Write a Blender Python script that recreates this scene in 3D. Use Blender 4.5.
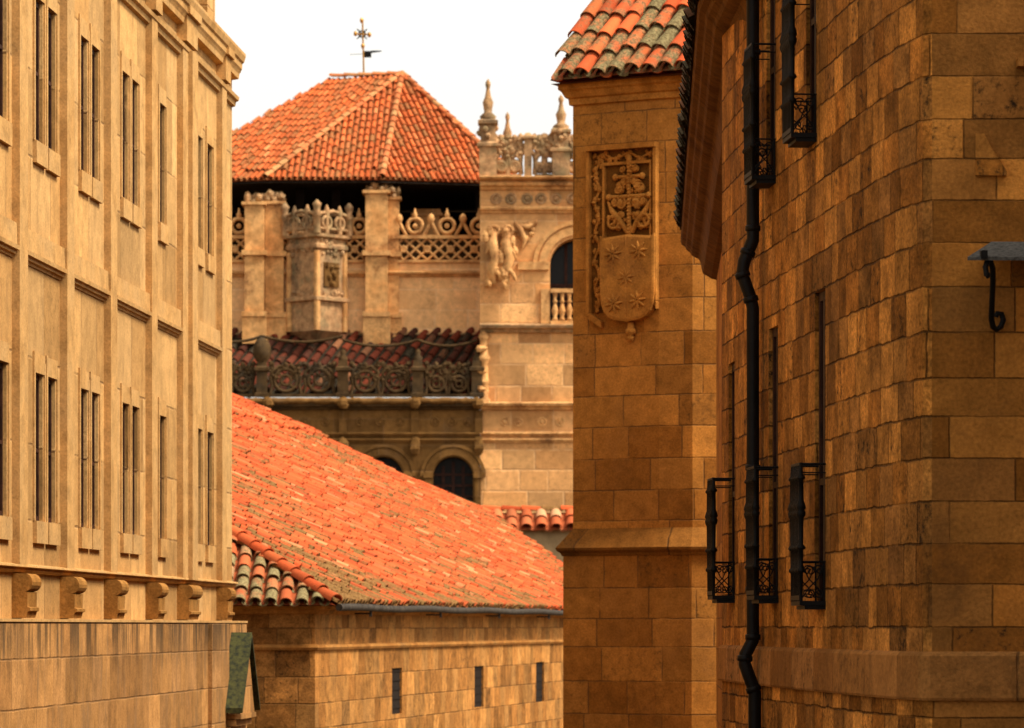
import bpy, math, random
from mathutils import Vector, Matrix

for o in list(bpy.data.objects):
    bpy.data.objects.remove(o)
S = bpy.context.scene
COL = S.collection

# ------------------------------------------------------------------ camera, sky, sun, exposure
EYE = 1.65
FPX = 3900.0          # focal length in pixels of the 1024 wide picture
HOR = 626.0           # row of the horizon
cam_d = bpy.data.cameras.new('camera')
cam = bpy.data.objects.new('camera', cam_d)
COL.objects.link(cam)
cam.location = (0, 0, EYE)
cam.rotation_euler = (math.pi / 2, 0, 0)
cam_d.sensor_width = 36
cam_d.lens = FPX / 1024 * 36
cam_d.shift_y = (HOR - 364) / 1024
cam_d.clip_start = 0.5
cam_d.clip_end = 4000
cam_d.dof.use_dof = True
cam_d.dof.focus_distance = 36
cam_d.dof.aperture_fstop = 4.8
S.camera = cam

SUN_EL = math.radians(54)
sun_h = Vector((0.94, -0.34)).normalized()
sun_dir = Vector((sun_h.x * math.cos(SUN_EL), sun_h.y * math.cos(SUN_EL), math.sin(SUN_EL)))
sd = bpy.data.lights.new('sun', 'SUN')
sd.energy = 3.0
sd.angle = math.radians(16)
sd.color = (1.0, 0.91, 0.78)
sun = bpy.data.objects.new('sun', sd)
COL.objects.link(sun)
sun.rotation_euler = (-sun_dir).to_track_quat('-Z', 'Y').to_euler()
sun.location = (30, -20, 60)

W = bpy.data.worlds.new('World')
S.world = W
W.use_nodes = True
wt = W.node_tree
wt.nodes.clear()
sky = wt.nodes.new('ShaderNodeTexSky')
sky.sky_type = 'NISHITA'
sky.sun_disc = False
sky.sun_elevation = SUN_EL
sky.sun_rotation = math.atan2(sun_dir.x, sun_dir.y)
sky.dust_density = 3.0
hsv = wt.nodes.new('ShaderNodeHueSaturation')
hsv.inputs['Saturation'].default_value = 0.06
warm = wt.nodes.new('ShaderNodeMix')
warm.data_type = 'RGBA'
warm.blend_type = 'MULTIPLY'
warm.inputs['Factor'].default_value = 1.0
warm.inputs['B'].default_value = (1.0, 0.96, 0.89, 1)
bg = wt.nodes.new('ShaderNodeBackground')
bg.inputs['Strength'].default_value = 0.15
wo = wt.nodes.new('ShaderNodeOutputWorld')
wt.links.new(sky.outputs[0], hsv.inputs['Color'])
wt.links.new(hsv.outputs[0], warm.inputs['A'])
wt.links.new(warm.outputs['Result'], bg.inputs['Color'])
wt.links.new(bg.outputs[0], wo.inputs[0])

S.view_settings.view_transform = 'Standard'
S.view_settings.look = 'None'
S.view_settings.gamma = 1
S.view_settings.exposure = 0.92
S.render.engine = 'CYCLES'


# ------------------------------------------------------------------ helpers
def P(px, py, D):
    """world point seen at pixel (px, py) of the photograph at depth D"""
    return Vector(((px - 512) / FPX * D, D, EYE + (HOR - py) / FPX * D))


def X(px, D):
    return (px - 512) / FPX * D


def Z(py, D):
    return EYE + (HOR - py) / FPX * D


def ground(y):
    return -0.045 * max(0.0, y - 4.0)


class MB:
    def __init__(s):
        s.v = []
        s.f = []
        s.uv = {}
        s.c = {}
        s.sm = set()

    def face(s, pts, uv=None, col=None, smooth=False):
        b = len(s.v)
        s.v += [tuple(p) for p in pts]
        i = len(s.f)
        s.f.append(tuple(range(b, b + len(pts))))
        if uv:
            s.uv[i] = uv
        if col:
            s.c[i] = col
        if smooth:
            s.sm.add(i)

    def grid(s, rows, col=None, smooth=True, close=False):
        """rows of points -> shared-vertex quads"""
        b = len(s.v)
        n = len(rows[0])
        for r in rows:
            s.v += [tuple(p) for p in r]
        for i in range(len(rows) - 1):
            for j in range(n if close else n - 1):
                k = (j + 1) % n
                a = b + i * n
                fi = len(s.f)
                s.f.append((a + j, a + k, a + n + k, a + n + j))
                if col:
                    s.c[fi] = col
                if smooth:
                    s.sm.add(fi)

    def hexa(s, q, col=None):
        """eight corners: bottom four (counter-clockwise from above) then top four"""
        b = len(s.v)
        s.v += [tuple(p) for p in q]
        for f in ((3, 2, 1, 0), (4, 5, 6, 7), (0, 1, 5, 4), (1, 2, 6, 5), (2, 3, 7, 6), (3, 0, 4, 7)):
            if col:
                s.c[len(s.f)] = col
            s.f.append(tuple(b + i for i in f))

    def box(s, x0, x1, y0, y1, z0, z1):
        s.hexa([(x0, y0, z0), (x1, y0, z0), (x1, y1, z0), (x0, y1, z0),
                (x0, y0, z1), (x1, y0, z1), (x1, y1, z1), (x0, y1, z1)])

    def fbox(s, o, e1, e2, e3):
        """box from corner o along three edge vectors"""
        o = Vector(o); e1 = Vector(e1); e2 = Vector(e2); e3 = Vector(e3)
        s.hexa([o, o + e1, o + e1 + e2, o + e2, o + e3, o + e1 + e3, o + e1 + e2 + e3, o + e2 + e3])

    def tube(s, pts, r, n=6, cap=True):
        pts = [Vector(p) for p in pts]
        rs = r if isinstance(r, (list, tuple)) else [r] * len(pts)
        rows = []
        prev = None
        for i, p in enumerate(pts):
            t = (pts[min(i + 1, len(pts) - 1)] - pts[max(i - 1, 0)])
            if t.length < 1e-9:
                t = Vector((0, 0, 1))
            t.normalize()
            if prev is None:
                a = t.orthogonal().normalized()
            else:
                a = (prev - t * prev.dot(t))
                a = a.normalized() if a.length > 1e-6 else t.orthogonal().normalized()
            prev = a
            b = t.cross(a)
            rows.append([p + (a * math.cos(2 * math.pi * k / n) + b * math.sin(2 * math.pi * k / n)) * rs[i] for k in range(n)])
        s.grid(rows, close=True)
        if cap:
            s.face(list(reversed(rows[0])))
            s.face(rows[-1])

    def lathe(s, prof, c, n=10):
        c = Vector(c)
        rows = []
        for r, z in prof:
            rows.append([c + Vector((r * math.cos(2 * math.pi * k / n), r * math.sin(2 * math.pi * k / n), z)) for k in range(n)])
        s.grid(rows, close=True, smooth=True)

    def sqlathe(s, prof, c, rot=0.0, n=4):
        """stack of square (or n-gon) sections with hard edges"""
        c = Vector(c)
        k0 = rot + math.pi / n
        sc = 1 / math.cos(math.pi / n)
        rows = [[c + Vector((r * sc * math.cos(k0 + 2 * math.pi * k / n), r * sc * math.sin(k0 + 2 * math.pi * k / n), z)) for k in range(n)] for r, z in prof]
        s.grid(rows, close=True, smooth=False)
        s.face(rows[-1])

    def ring(s, c, R, r, n=16, m=6, ax=Vector((1, 0, 0)), az=Vector((0, 0, 1)), a0=0, a1=2 * math.pi):
        full = abs(a1 - a0 - 2 * math.pi) < 1e-6
        pts = [Vector(c) + ax * (R * math.cos(a0 + (a1 - a0) * i / n)) + az * (R * math.sin(a0 + (a1 - a0) * i / n)) for i in range(n + 1)]
        s.tube(pts, r, m, cap=not full)

    def blob(s, c, rx, ry, rz, rng, n=8, m=5, jit=0.15):
        c = Vector(c)
        rows = []
        for i in range(m + 1):
            t = math.pi * i / m
            row = []
            for k in range(n):
                a = 2 * math.pi * k / n
                q = 1 + rng.uniform(-jit, jit)
                row.append(c + Vector((rx * math.sin(t) * math.cos(a) * q, ry * math.sin(t) * math.sin(a) * q, -rz * math.cos(t) * q)))
            rows.append(row)
        s.grid(rows, close=True, smooth=False)

    def build(s, name, mat, parent=None, smooth=False, origin=None):
        me = bpy.data.meshes.new(name)
        off = Vector(origin) if origin is not None else (parent_loc(parent) if parent else Vector((0, 0, 0)))
        me.from_pydata([tuple(Vector(p) - off) for p in s.v], [], s.f)
        uvl = me.uv_layers.new(name='UVMap')
        data = []
        for i, f in enumerate(s.f):
            if i in s.uv:
                for a in s.uv[i]:
                    data += [a[0], a[1]]
                continue
            p = [Vector(s.v[k]) for k in f]
            n = Vector((0, 0, 0))
            for k in range(len(p)):
                a = p[k] - p[0]
                b = p[(k + 1) % len(p)] - p[0]
                n += a.cross(b)
            if n.length > 1e-12:
                n.normalize()
            if abs(n.z) > 0.75:
                for q in p:
                    data += [q.x, q.y]
            else:
                t = Vector((-n.y, n.x))
                t = t.normalized() if t.length > 1e-6 else Vector((1, 0))
                for q in p:
                    data += [q.x * t.x + q.y * t.y, q.z]
        uvl.data.foreach_set('uv', data)
        if s.c:
            ca = me.color_attributes.new('tile', 'FLOAT_COLOR', 'CORNER')
            cd = []
            for i, f in enumerate(s.f):
                c = s.c.get(i, (0.5, 0.2, 0.5))
                cd += [c[0], c[1], c[2], 1.0] * len(f)
            ca.data.foreach_set('color', cd)
        if smooth or s.sm:
            sm = [bool(smooth or (i in s.sm)) for i in range(len(s.f))]
            me.polygons.foreach_set('use_smooth', sm)
        me.materials.append(mat)
        me.update()
        o = bpy.data.objects.new(name, me)
        COL.objects.link(o)
        if parent:
            o.parent = parent
            if origin is not None:
                o.location = Vector(origin) - parent_loc(parent)
        elif origin is not None:
            o.location = origin
        return o


def parent_loc(o):
    l = Vector((0, 0, 0))
    while o:
        l += o.location
        o = o.parent
    return l


def thing(name, label, cat, loc, group=None):
    o = bpy.data.objects.new(name, None)
    COL.objects.link(o)
    o.location = loc
    o.empty_display_size = 0.3
    o['label'] = label
    o['category'] = cat
    if group:
        o['group'] = group
    return o


class Path:
    """plan polyline; side=+1: outward is to the right of travel"""
    def __init__(s, pts, side=1):
        s.p = [Vector((a[0], a[1])) for a in pts]
        s.side = side
        s.cum = [0.0]
        for a, b in zip(s.p, s.p[1:]):
            s.cum.append(s.cum[-1] + (b - a).length)
        s.L = s.cum[-1]

    def seg(s, u):
        for i in range(len(s.p) - 1):
            if u <= s.cum[i + 1] + 1e-9:
                return i
        return len(s.p) - 2

    def at(s, u, z, d=0.0):
        i = s.seg(u)
        t = (s.p[i + 1] - s.p[i]).normalized()
        q = s.p[i] + t * (u - s.cum[i])
        n = Vector((t.y, -t.x)) * s.side
        # mitre-ish smoothing of the normal at corners
        for j in (i, i + 1):
            if abs(u - s.cum[j]) < 1e-6 and 0 < j < len(s.p) - 1:
                t2 = (s.p[j] - s.p[j - 1]).normalized() + (s.p[j + 1] - s.p[j]).normalized()
                t2.normalize()
                n = Vector((t2.y, -t2.x)) * s.side
                n = n / max(0.3, n.dot(Vector((t.y, -t.x)) * s.side))
        return Vector((q.x + n.x * d, q.y + n.y * d, z))

    def breaks(s, u0, u1):
        return sorted(set([u0, u1] + [c for c in s.cum if u0 < c < u1]))

    def u_at_px(s, px):
        """where the ray of a pixel column meets the path"""
        k = (px - 512) / FPX
        for i in range(len(s.p) - 1):
            a, b = s.p[i], s.p[i + 1]
            fa, fb = a.x - k * a.y, b.x - k * b.y
            if fa * fb <= 0 and abs(fa - fb) > 1e-12:
                return s.cum[i] + fa / (fa - fb) * (b - a).length
        a, b = s.p[0], s.p[-1]
        fa, fb = a.x - k * a.y, b.x - k * b.y
        return fa / (fa - fb) * s.L


def wall(mb, path, z0, z1, openings=(), reveal=0.2, d=0.0, zbreaks=()):
    """sheet with openings (u0,u1,z0,z1[,arch]) and their reveals"""
    us = set(path.breaks(0, path.L))
    zs = {z0, z1} | set(zbreaks)
    ops = []
    for o in openings:
        u0, u1, a, b = o[:4]
        arch = len(o) > 4 and o[4]
        us |= {u0, u1}
        zs |= {a, b}
        ops.append((u0, u1, a, b, arch))
    us = sorted(us)
    zs = sorted(zs)
    for i in range(len(us) - 1):
        for j in range(len(zs) - 1):
            cu, cz = (us[i] + us[i + 1]) / 2, (zs[j] + zs[j + 1]) / 2
            if any(o[0] < cu < o[1] and o[2] < cz < o[3] for o in ops):
                continue
            q = [(us[i], zs[j]), (us[i + 1], zs[j]), (us[i + 1], zs[j + 1]), (us[i], zs[j + 1])]
            mb.face([path.at(u, z, d) for u, z in q], uv=q)
    for u0, u1, a, b, arch in ops:
        r = (u1 - u0) / 2
        zs_ = b - r if arch else b
        for u in (u0, u1):
            mb.face([path.at(u, a, d), path.at(u, a, d - reveal), path.at(u, zs_, d - reveal), path.at(u, zs_, d)],
                    uv=[(u, a), (u + reveal, a), (u + reveal, zs_), (u, zs_)])
        mb.face([path.at(u0, a, d), path.at(u1, a, d), path.at(u1, a, d - reveal), path.at(u0, a, d - reveal)])
        if not arch:
            mb.face([path.at(u0, b, d), path.at(u1, b, d), path.at(u1, b, d - reveal), path.at(u0, b, d - reveal)])
        else:
            n = 14
            arc = [(u0 + r - r * math.cos(math.pi * k / n), zs_ + r * math.sin(math.pi * k / n)) for k in range(n + 1)]
            for k in range(n):
                (ua, za), (ub, zb) = arc[k], arc[k + 1]
                mb.face([path.at(ua, za, d), path.at(ub, zb, d), path.at(ub, b, d), path.at(ua, b, d)],
                        uv=[(ua, za), (ub, zb), (ub, b), (ua, b)])
                mb.face([path.at(ua, za, d), path.at(ub, zb, d), path.at(ub, zb, d - reveal), path.at(ua, za, d - reveal)])


def pbox(mb, path, u0, u1, z0, z1, d0, d1):
    us = path.breaks(u0, u1)
    for a, b in zip(us, us[1:]):
        mb.hexa([path.at(a, z0, d1), path.at(b, z0, d1), path.at(b, z0, d0), path.at(a, z0, d0),
                 path.at(a, z1, d1), path.at(b, z1, d1), path.at(b, z1, d0), path.at(a, z1, d0)])


def sweep(mb, path, prof, u0=None, u1=None, caps=True):
    """moulding: profile of (outward, z) swept along the path"""
    us = path.breaks(0 if u0 is None else u0, path.L if u1 is None else u1)
    rows = [[path.at(u, z, d) for d, z in prof] for u in us]
    for i in range(len(rows) - 1):
        for j in range(len(prof) - 1):
            mb.face([rows[i][j], rows[i + 1][j], rows[i + 1][j + 1], rows[i][j + 1]],
                    uv=[(us[i], prof[j][1]), (us[i + 1], prof[j][1]), (us[i + 1], prof[j + 1][1] + 0.02 * 1), (us[i], prof[j + 1][1] + 0.02)])
    if caps:
        mb.face(rows[0])
        mb.face(list(reversed(rows[-1])))


def inpoly(u, v, poly):
    c = False
    j = len(poly) - 1
    for i in range(len(poly)):
        (xi, yi), (xj, yj) = poly[i], poly[j]
        if (yi > v) != (yj > v) and u < (xj - xi) * (v - yi) / (yj - yi) + xi:
            c = not c
        j = i
    return c


def one_tile(mb, base, ud, vd, n, R, L, lift, up, rng, col, seg=6, taper=0.82, inner=False):
    c0 = base + n * lift
    c1 = base + vd * L + n * up
    lo, hi, il, ih = [], [], [], []
    for k in range(seg + 1):
        a = math.pi * k / seg
        cx, cy = math.cos(a), math.sin(a) * 0.92
        lo.append(c0 + ud * (cx * R) + n * (cy * R))
        hi.append(c1 + ud * (cx * R * taper) + n * (cy * R * taper))
        il.append(c0 + ud * (cx * (R - 0.02)) + n * (cy * (R - 0.02)))
        ih.append(c1 + ud * (cx * (R - 0.02) * taper) + n * (cy * (R - 0.02) * taper))
    mb.grid([lo, hi], col=col)
    mb.grid([il, lo], col=(col[0] * 0.9, min(1, col[1] + 0.1), col[2]), smooth=False)
    if inner:
        mb.grid([ih, il], col=col)


def tiles(mb, O, ud, vd, poly, pitch, expo, R, rng, seg=6, lich=0.3, stag=0.12, jit=0.006, lf=None):
    n = ud.cross(vd).normalized()
    if n.z < 0:
        n = -n
    u0 = min(p[0] for p in poly); u1 = max(p[0] for p in poly)
    v0 = min(p[1] for p in poly); v1 = max(p[1] for p in poly)
    for i in range(int(math.floor(u0 / pitch)), int(math.ceil(u1 / pitch)) + 1):
        off = rng.uniform(-stag, stag) * expo
        for j in range(int(math.floor(v0 / expo)), int(math.ceil(v1 / expo)) + 1):
            v = j * expo + (off + rng.uniform(-0.02, 0.02) if j > 0 else rng.uniform(-0.03, 0.02))
            for kind in (0, 1):
                u = (i + 0.5 * kind) * pitch + rng.uniform(-jit, jit)
                if not inpoly(u, v + 0.35 * expo, poly):
                    continue
                col = (rng.random(), min(1, max(0, rng.gauss(lich, 0.22))), rng.random())
                if lf:
                    col = (col[0], min(1, max(0, col[1] + lf(u, v))), col[2])
                if j == 0:
                    col = (col[0] * .8, min(1, col[1] + .10), col[2] * .5)
                B = O + ud * u + vd * v
                skew = rng.uniform(-0.03, 0.03)
                vv = (vd + ud * skew).normalized()
                if kind == 0:
                    one_tile(mb, B, ud, vv, n, R, expo * 1.16, 0.065 + rng.uniform(-0.012, 0.02), 0.02, rng, col, seg, 0.84, inner=(j == 0))
                else:
                    lo, hi, l2 = [], [], []
                    Rc = pitch * 0.42
                    for k in range(5):
                        a = math.pi * k / 4
                        lo.append(B + ud * (math.cos(a) * Rc * 0.85) + n * (0.07 - math.sin(a) * Rc * 0.6))
                        hi.append(B + vd * (expo * 1.1) + ud * (math.cos(a) * Rc) + n * (0.05 - math.sin(a) * Rc * 0.6))
                        l2.append(B + ud * (math.cos(a) * Rc * 0.85) + n * (0.05 - math.sin(a) * Rc * 0.6))
                    mb.grid([lo, hi], col=(col[0], min(1, col[1] + 0.2), col[2] * 0.7))
                    if j == 0:
                        mb.grid([l2, lo], col=col, smooth=False)


def cap_row(mb, p0, p1, r, ln, rng, lich=0.2, seg=7):
    d = (p1 - p0)
    L = d.length
    d.normalize()
    side = d.cross(Vector((0, 0, 1))).normalized()
    n = side.cross(d).normalized()
    if n.z < 0:
        n = -n
    k = max(1, int(L / ln))
    for i in range(k):
        col = (rng.random() * 0.8, min(1, max(0, rng.gauss(lich, 0.2))), rng.random())
        one_tile(mb, p0 + d * (L * i / k), side, d, n, r, L / k * 1.12, 0.05 + rng.uniform(-.004, .008), 0.02, rng, col, seg, 0.86, inner=(i == 0))


def scroll_pts(c, R, turns, a0, sgn=1, n=18, ax=Vector((1, 0, 0)), az=Vector((0, 0, 1)), r_in=0.15):
    pts = []
    for i in range(n + 1):
        t = i / n
        r = R * (1 - (1 - r_in) * t)
        a = a0 + sgn * turns * 2 * math.pi * t
        pts.append(Vector(c) + ax * (r * math.cos(a)) + az * (r * math.sin(a)))
    return pts


# ------------------------------------------------------------------ materials
def nd(t, typ, ins=None, **props):
    n = t.nodes.new(typ)
    for k, v in props.items():
        setattr(n, k, v)
    for k, v in (ins or {}).items():
        s = n.inputs[k]
        if isinstance(v, bpy.types.NodeSocket):
            t.links.new(v, s)
        else:
            if isinstance(v, tuple) and len(v) == 3 and s.type == 'RGBA':
                v = v + (1,)
            s.default_value = v
    return n


def mth(t, op, a, b=0.0, clamp=False, c=None):
    n = t.nodes.new('ShaderNodeMath')
    n.operation = op
    n.use_clamp = clamp
    for i, v in enumerate((a, b) if c is None else (a, b, c)):
        if isinstance(v, bpy.types.NodeSocket):
            t.links.new(v, n.inputs[i])
        else:
            n.inputs[i].default_value = v
    return n.outputs[0]


def mapr(t, v, a, b, c=0.0, d=1.0, smooth=True):
    n = nd(t, 'ShaderNodeMapRange', {'Value': v, 'From Min': a, 'From Max': b, 'To Min': c, 'To Max': d})
    n.clamp = True
    n.interpolation_type = 'SMOOTHSTEP' if smooth else 'LINEAR'
    return n.outputs['Result']


def mixc(t, f, a, b, mode='MIX'):
    n = t.nodes.new('ShaderNodeMix')
    n.data_type = 'RGBA'
    n.blend_type = mode
    for i, v in ((0, f), (6, a), (7, b)):
        if isinstance(v, bpy.types.NodeSocket):
            t.links.new(v, n.inputs[i])
        else:
            if isinstance(v, tuple) and len(v) == 3:
                v = v + (1,)
            n.inputs[i].default_value = v
    return n.outputs[2]


def ramp(t, f, stops):
    n = t.nodes.new('ShaderNodeValToRGB')
    e = n.color_ramp.elements
    while len(e) < len(stops):
        e.new(0.5)
    for k, (p, c) in enumerate(stops):
        e[k].position = p
        e[k].color = tuple(c) + (1,)
    t.links.new(f, n.inputs[0])
    return n.outputs[0]


def base_mat(name):
    m = bpy.data.materials.new(name)
    m.use_nodes = True
    t = m.node_tree
    t.nodes.clear()
    out = t.nodes.new('ShaderNodeOutputMaterial')
    b = t.nodes.new('ShaderNodeBsdfPrincipled')
    t.links.new(b.outputs[0], out.inputs[0])
    return m, t, b


def noise(t, vec, scale, detail=5, rough=0.55):
    return nd(t, 'ShaderNodeTexNoise', {'Vector': vec, 'Scale': scale, 'Detail': detail, 'Roughness': rough}).outputs['Fac']


def stone(name, tints, h=0.4, w=0.6, joint=(0.1, 0.06, 0.03), jw=0.008, jstr=0.8, var=0.45, stain=(0.05, 0.03, 0.015),
          stain_amt=0.4, pits=0.5, streak=0.0, streak_col=(0.05, 0.035, 0.02), sscale=9.0, blocks=True, drip=None, bump=0.5, lichen=None, hrand=0.4, off=0.0, gain=1.0, wobble=0.03, sth=(0.5, 0.7), hue=(0.84, 0.56), mott=1.0):
    g_ = gain
    tints = [(c[0] * g_, c[1] * g_ * hue[0], c[2] * g_ * hue[1]) for c in tints]
    m, t, b = base_mat(name)
    pos = nd(t, 'ShaderNodeNewGeometry').outputs['Position']
    uvn = nd(t, 'ShaderNodeUVMap', uv_map='UVMap').outputs[0]
    sp = nd(t, 'ShaderNodeSeparateXYZ', {0: uvn})
    u, v = sp.outputs[0], sp.outputs[1]
    if off:
        v = mth(t, 'ADD', v, off)
    n_big = noise(t, pos, 0.9, 6, 0.6)
    n_mid = noise(t, pos, 4.5, 6, 0.6)
    n_fine = noise(t, pos, 38, 4, 0.6)
    if blocks:
        wob = mth(t, 'MULTIPLY', mth(t, 'SUBTRACT', n_mid, 0.5), wobble)
        v2 = mth(t, 'ADD', v, wob)
        u2 = mth(t, 'ADD', u, wob)
        rw = mth(t, 'DIVIDE', v2, h)
        row = nd(t, 'ShaderNodeTexVoronoi', {'W': rw, 'Scale': 1.0, 'Randomness': hrand}, voronoi_dimensions='1D', feature='F1')
        rowd = nd(t, 'ShaderNodeTexVoronoi', {'W': rw, 'Scale': 1.0, 'Randomness': hrand}, voronoi_dimensions='1D', feature='DISTANCE_TO_EDGE')
        rsep = nd(t, 'ShaderNodeSeparateColor', {0: row.outputs['Color']})
        bw = mth(t, 'ADD', mth(t, 'DIVIDE', u2, w), mth(t, 'MULTIPLY', rsep.outputs[0], 97.31))
        blk = nd(t, 'ShaderNodeTexVoronoi', {'W': bw, 'Scale': 1.0, 'Randomness': 0.75}, voronoi_dimensions='1D', feature='F1')
        blkd = nd(t, 'ShaderNodeTexVoronoi', {'W': bw, 'Scale': 1.0, 'Randomness': 0.75}, voronoi_dimensions='1D', feature='DISTANCE_TO_EDGE')
        bs = nd(t, 'ShaderNodeSeparateColor', {0: blk.outputs['Color']})
        jd = mth(t, 'MINIMUM', mth(t, 'MULTIPLY', rowd.outputs['Distance'], h), mth(t, 'MULTIPLY', blkd.outputs['Distance'], w))
        jmask = mth(t, 'MULTIPLY', mapr(t, jd, jw * 0.35, jw * 1.3, 1.0, 0.0), mapr(t, noise(t, pos, 2.2, 4, 0.6), 0.36, 0.56, 0.2, 1.0))
        r1, r2, r3 = bs.outputs[0], bs.outputs[1], bs.outputs[2]
    else:
        r1 = mapr(t, n_big, 0.3, 0.7)
        r2 = n_mid
        r3 = n_big
        jmask = None
    k = len(tints)
    col = ramp(t, r1, [(i / (k - 1), c) for i, c in enumerate(tints)])
    val = mapr(t, r2, 0, 1, 1 - var, 1 + var * 0.75, False)
    col = mixc(t, 1.0, col, nd(t, 'ShaderNodeCombineColor', {0: val, 1: val, 2: val}).outputs[0], 'MULTIPLY')
    f2 = mapr(t, n_fine, 0.28, 0.72, 1 - .30 * mott, 1 + .26 * mott, False)
    col = mixc(t, 1.0, col, nd(t, 'ShaderNodeCombineColor', {0: f2, 1: f2, 2: f2}).outputs[0], 'MULTIPLY')
    f3 = mapr(t, n_mid, 0.3, 0.70, 1 - .30 * mott, 1 + .22 * mott, False)
    col = mixc(t, 1.0, col, nd(t, 'ShaderNodeCombineColor', {0: f3, 1: f3, 2: f3}).outputs[0], 'MULTIPLY')
    if stain_amt:
        sm = mapr(t, mth(t, 'ADD', mth(t, 'MULTIPLY', n_big, 0.7), mth(t, 'MULTIPLY', n_mid, 0.3)), 0.5, 0.72)
        col = mixc(t, mth(t, 'MULTIPLY', sm, stain_amt), col, stain)
    if streak:
        sv = nd(t, 'ShaderNodeCombineXYZ', {0: mth(t, 'MULTIPLY', u, sscale), 1: mth(t, 'MULTIPLY', v, 1.1), 2: mth(t, 'MULTIPLY', r1, 5.0) if blocks else 0.0}).outputs[0]
        sn = noise(t, sv, 1.0, 5, 0.6)
        col = mixc(t, mth(t, 'MULTIPLY', mapr(t, sn, sth[0], sth[1]), streak), col, streak_col)
        sn2 = mapr(t, sn, 0.28, 0.45, 0.35, 0.0)
        col = mixc(t, mth(t, 'MULTIPLY', sn2, streak), col, tints[-1])
    if drip:
        zt, ln, amt = drip
        sv = nd(t, 'ShaderNodeCombineXYZ', {0: mth(t, 'MULTIPLY', u, 4.0), 1: mth(t, 'MULTIPLY', v, 0.3), 2: 3.0}).outputs[0]
        dn = noise(t, sv, 1.0, 4, 0.6)
        dm = mth(t, 'MULTIPLY', mapr(t, v, zt - ln, zt), mapr(t, dn, 0.44, 0.56))
        col = mixc(t, mth(t, 'MULTIPLY', dm, amt), col, (0.03, 0.024, 0.016))
    if pits:
        pn = noise(t, pos, 13, 8, 0.7)
        sel = mapr(t, r3, 0.66, 0.85) if blocks else mapr(t, n_big, 0.5, 0.65)
        pm = mth(t, 'MULTIPLY', mapr(t, pn, 0.5, 0.66), mth(t, 'ADD', mth(t, 'MULTIPLY', sel, 0.85), 0.12))
        col = mixc(t, mth(t, 'MULTIPLY', pm, pits), col, (0.018, 0.013, 0.008))
    if lichen:
        lc, la = lichen
        ln_ = noise(t, pos, 2.6, 7, 0.65)
        col = mixc(t, mth(t, 'MULTIPLY', mapr(t, ln_, 0.48, 0.62), la), col, lc)
    if jmask is not None:
        col = mixc(t, mth(t, 'MULTIPLY', jmask, jstr), col, joint)
    t.links.new(col, b.inputs['Base Color'])
    b.inputs['Roughness'].default_value = 0.9
    b.inputs['Specular IOR Level'].default_value = 0.04
    hgt = mth(t, 'ADD', mth(t, 'MULTIPLY', n_fine, 0.25), mth(t, 'MULTIPLY', n_mid, 0.5))
    if jmask is not None:
        hgt = mth(t, 'ADD', hgt, mth(t, 'MULTIPLY', mth(t, 'SUBTRACT', 1.0, jmask), 0.9))
        hgt = mth(t, 'ADD', hgt, mth(t, 'MULTIPLY', r2, 0.35))
    bp = nd(t, 'ShaderNodeBump', {'Height': hgt, 'Strength': bump, 'Distance': 0.03})
    t.links.new(bp.outputs[0], b.inputs['Normal'])
    return m


def tile_mat(name, reds, lich=(0.20, 0.17, 0.10), lamt=1.0, pale=(0.62, 0.36, 0.19), dark=(0.10, 0.03, 0.015), bright=1.0, dirt=0.35):
    m, t, b = base_mat(name)
    a = nd(t, 'ShaderNodeAttribute', attribute_name='tile')
    s = nd(t, 'ShaderNodeSeparateColor', {0: a.outputs['Color']})
    pos = nd(t, 'ShaderNodeNewGeometry').outputs['Position']
    r, g, bb = s.outputs[0], s.outputs[1], s.outputs[2]
    k = len(reds)
    col = ramp(t, r, [(i / (k - 1) * 0.9, c) for i, c in enumerate(reds)] + [(0.96, pale)])
    val = mapr(t, bb, 0, 1, 0.68 * bright, 1.18 * bright, False)
    col = mixc(t, 1.0, col, nd(t, 'ShaderNodeCombineColor', {0: val, 1: val, 2: val}).outputs[0], 'MULTIPLY')
    n1 = noise(t, pos, 5.5, 7, 0.65)
    n2 = noise(t, pos, 26, 5, 0.7)
    lf = mth(t, 'ADD', mth(t, 'ADD', mth(t, 'MULTIPLY', n1, 0.7), mth(t, 'MULTIPLY', n2, 0.45)), mth(t, 'MULTIPLY', g, 0.75))
    lm = mapr(t, lf, 0.80, 1.06)
    col = mixc(t, mth(t, 'MULTIPLY', lm, lamt), col, mixc(t, mapr(t, n2, 0.4, 0.6), lich, (lich[0] * 0.45, lich[1] * 0.42, lich[2] * 0.4)))
    col = mixc(t, mth(t, 'MULTIPLY', mapr(t, n2, 0.55, 0.72), dirt), col, dark)
    t.links.new(col, b.inputs['Base Color'])
    b.inputs['Roughness'].default_value = 0.85
    b.inputs['Specular IOR Level'].default_value = 0.06
    bp = nd(t, 'ShaderNodeBump', {'Height': mth(t, 'ADD', n1, mth(t, 'MULTIPLY', n2, 0.5)), 'Strength': 0.4, 'Distance': 0.02})
    t.links.new(bp.outputs[0], b.inputs['Normal'])
    return m


def plain(name, c, rough=0.6, metal=0.0, var=0.2, scale=12.0, c2=None):
    m, t, b = base_mat(name)
    pos = nd(t, 'ShaderNodeNewGeometry').outputs['Position']
    n = noise(t, pos, scale, 6, 0.65)
    c2 = c2 or tuple(x * (1 - var * 2) for x in c)
    col = mixc(t, mapr(t, n, 0.35, 0.68), c, c2)
    t.links.new(col, b.inputs['Base Color'])
    b.inputs['Roughness'].default_value = rough
    b.inputs['Metallic'].default_value = metal
    b.inputs['Specular IOR Level'].default_value = 0.12
    bp = nd(t, 'ShaderNodeBump', {'Height': n, 'Strength': 0.25, 'Distance': 0.01})
    t.links.new(bp.outputs[0], b.inputs['Normal'])
    return m


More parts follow.
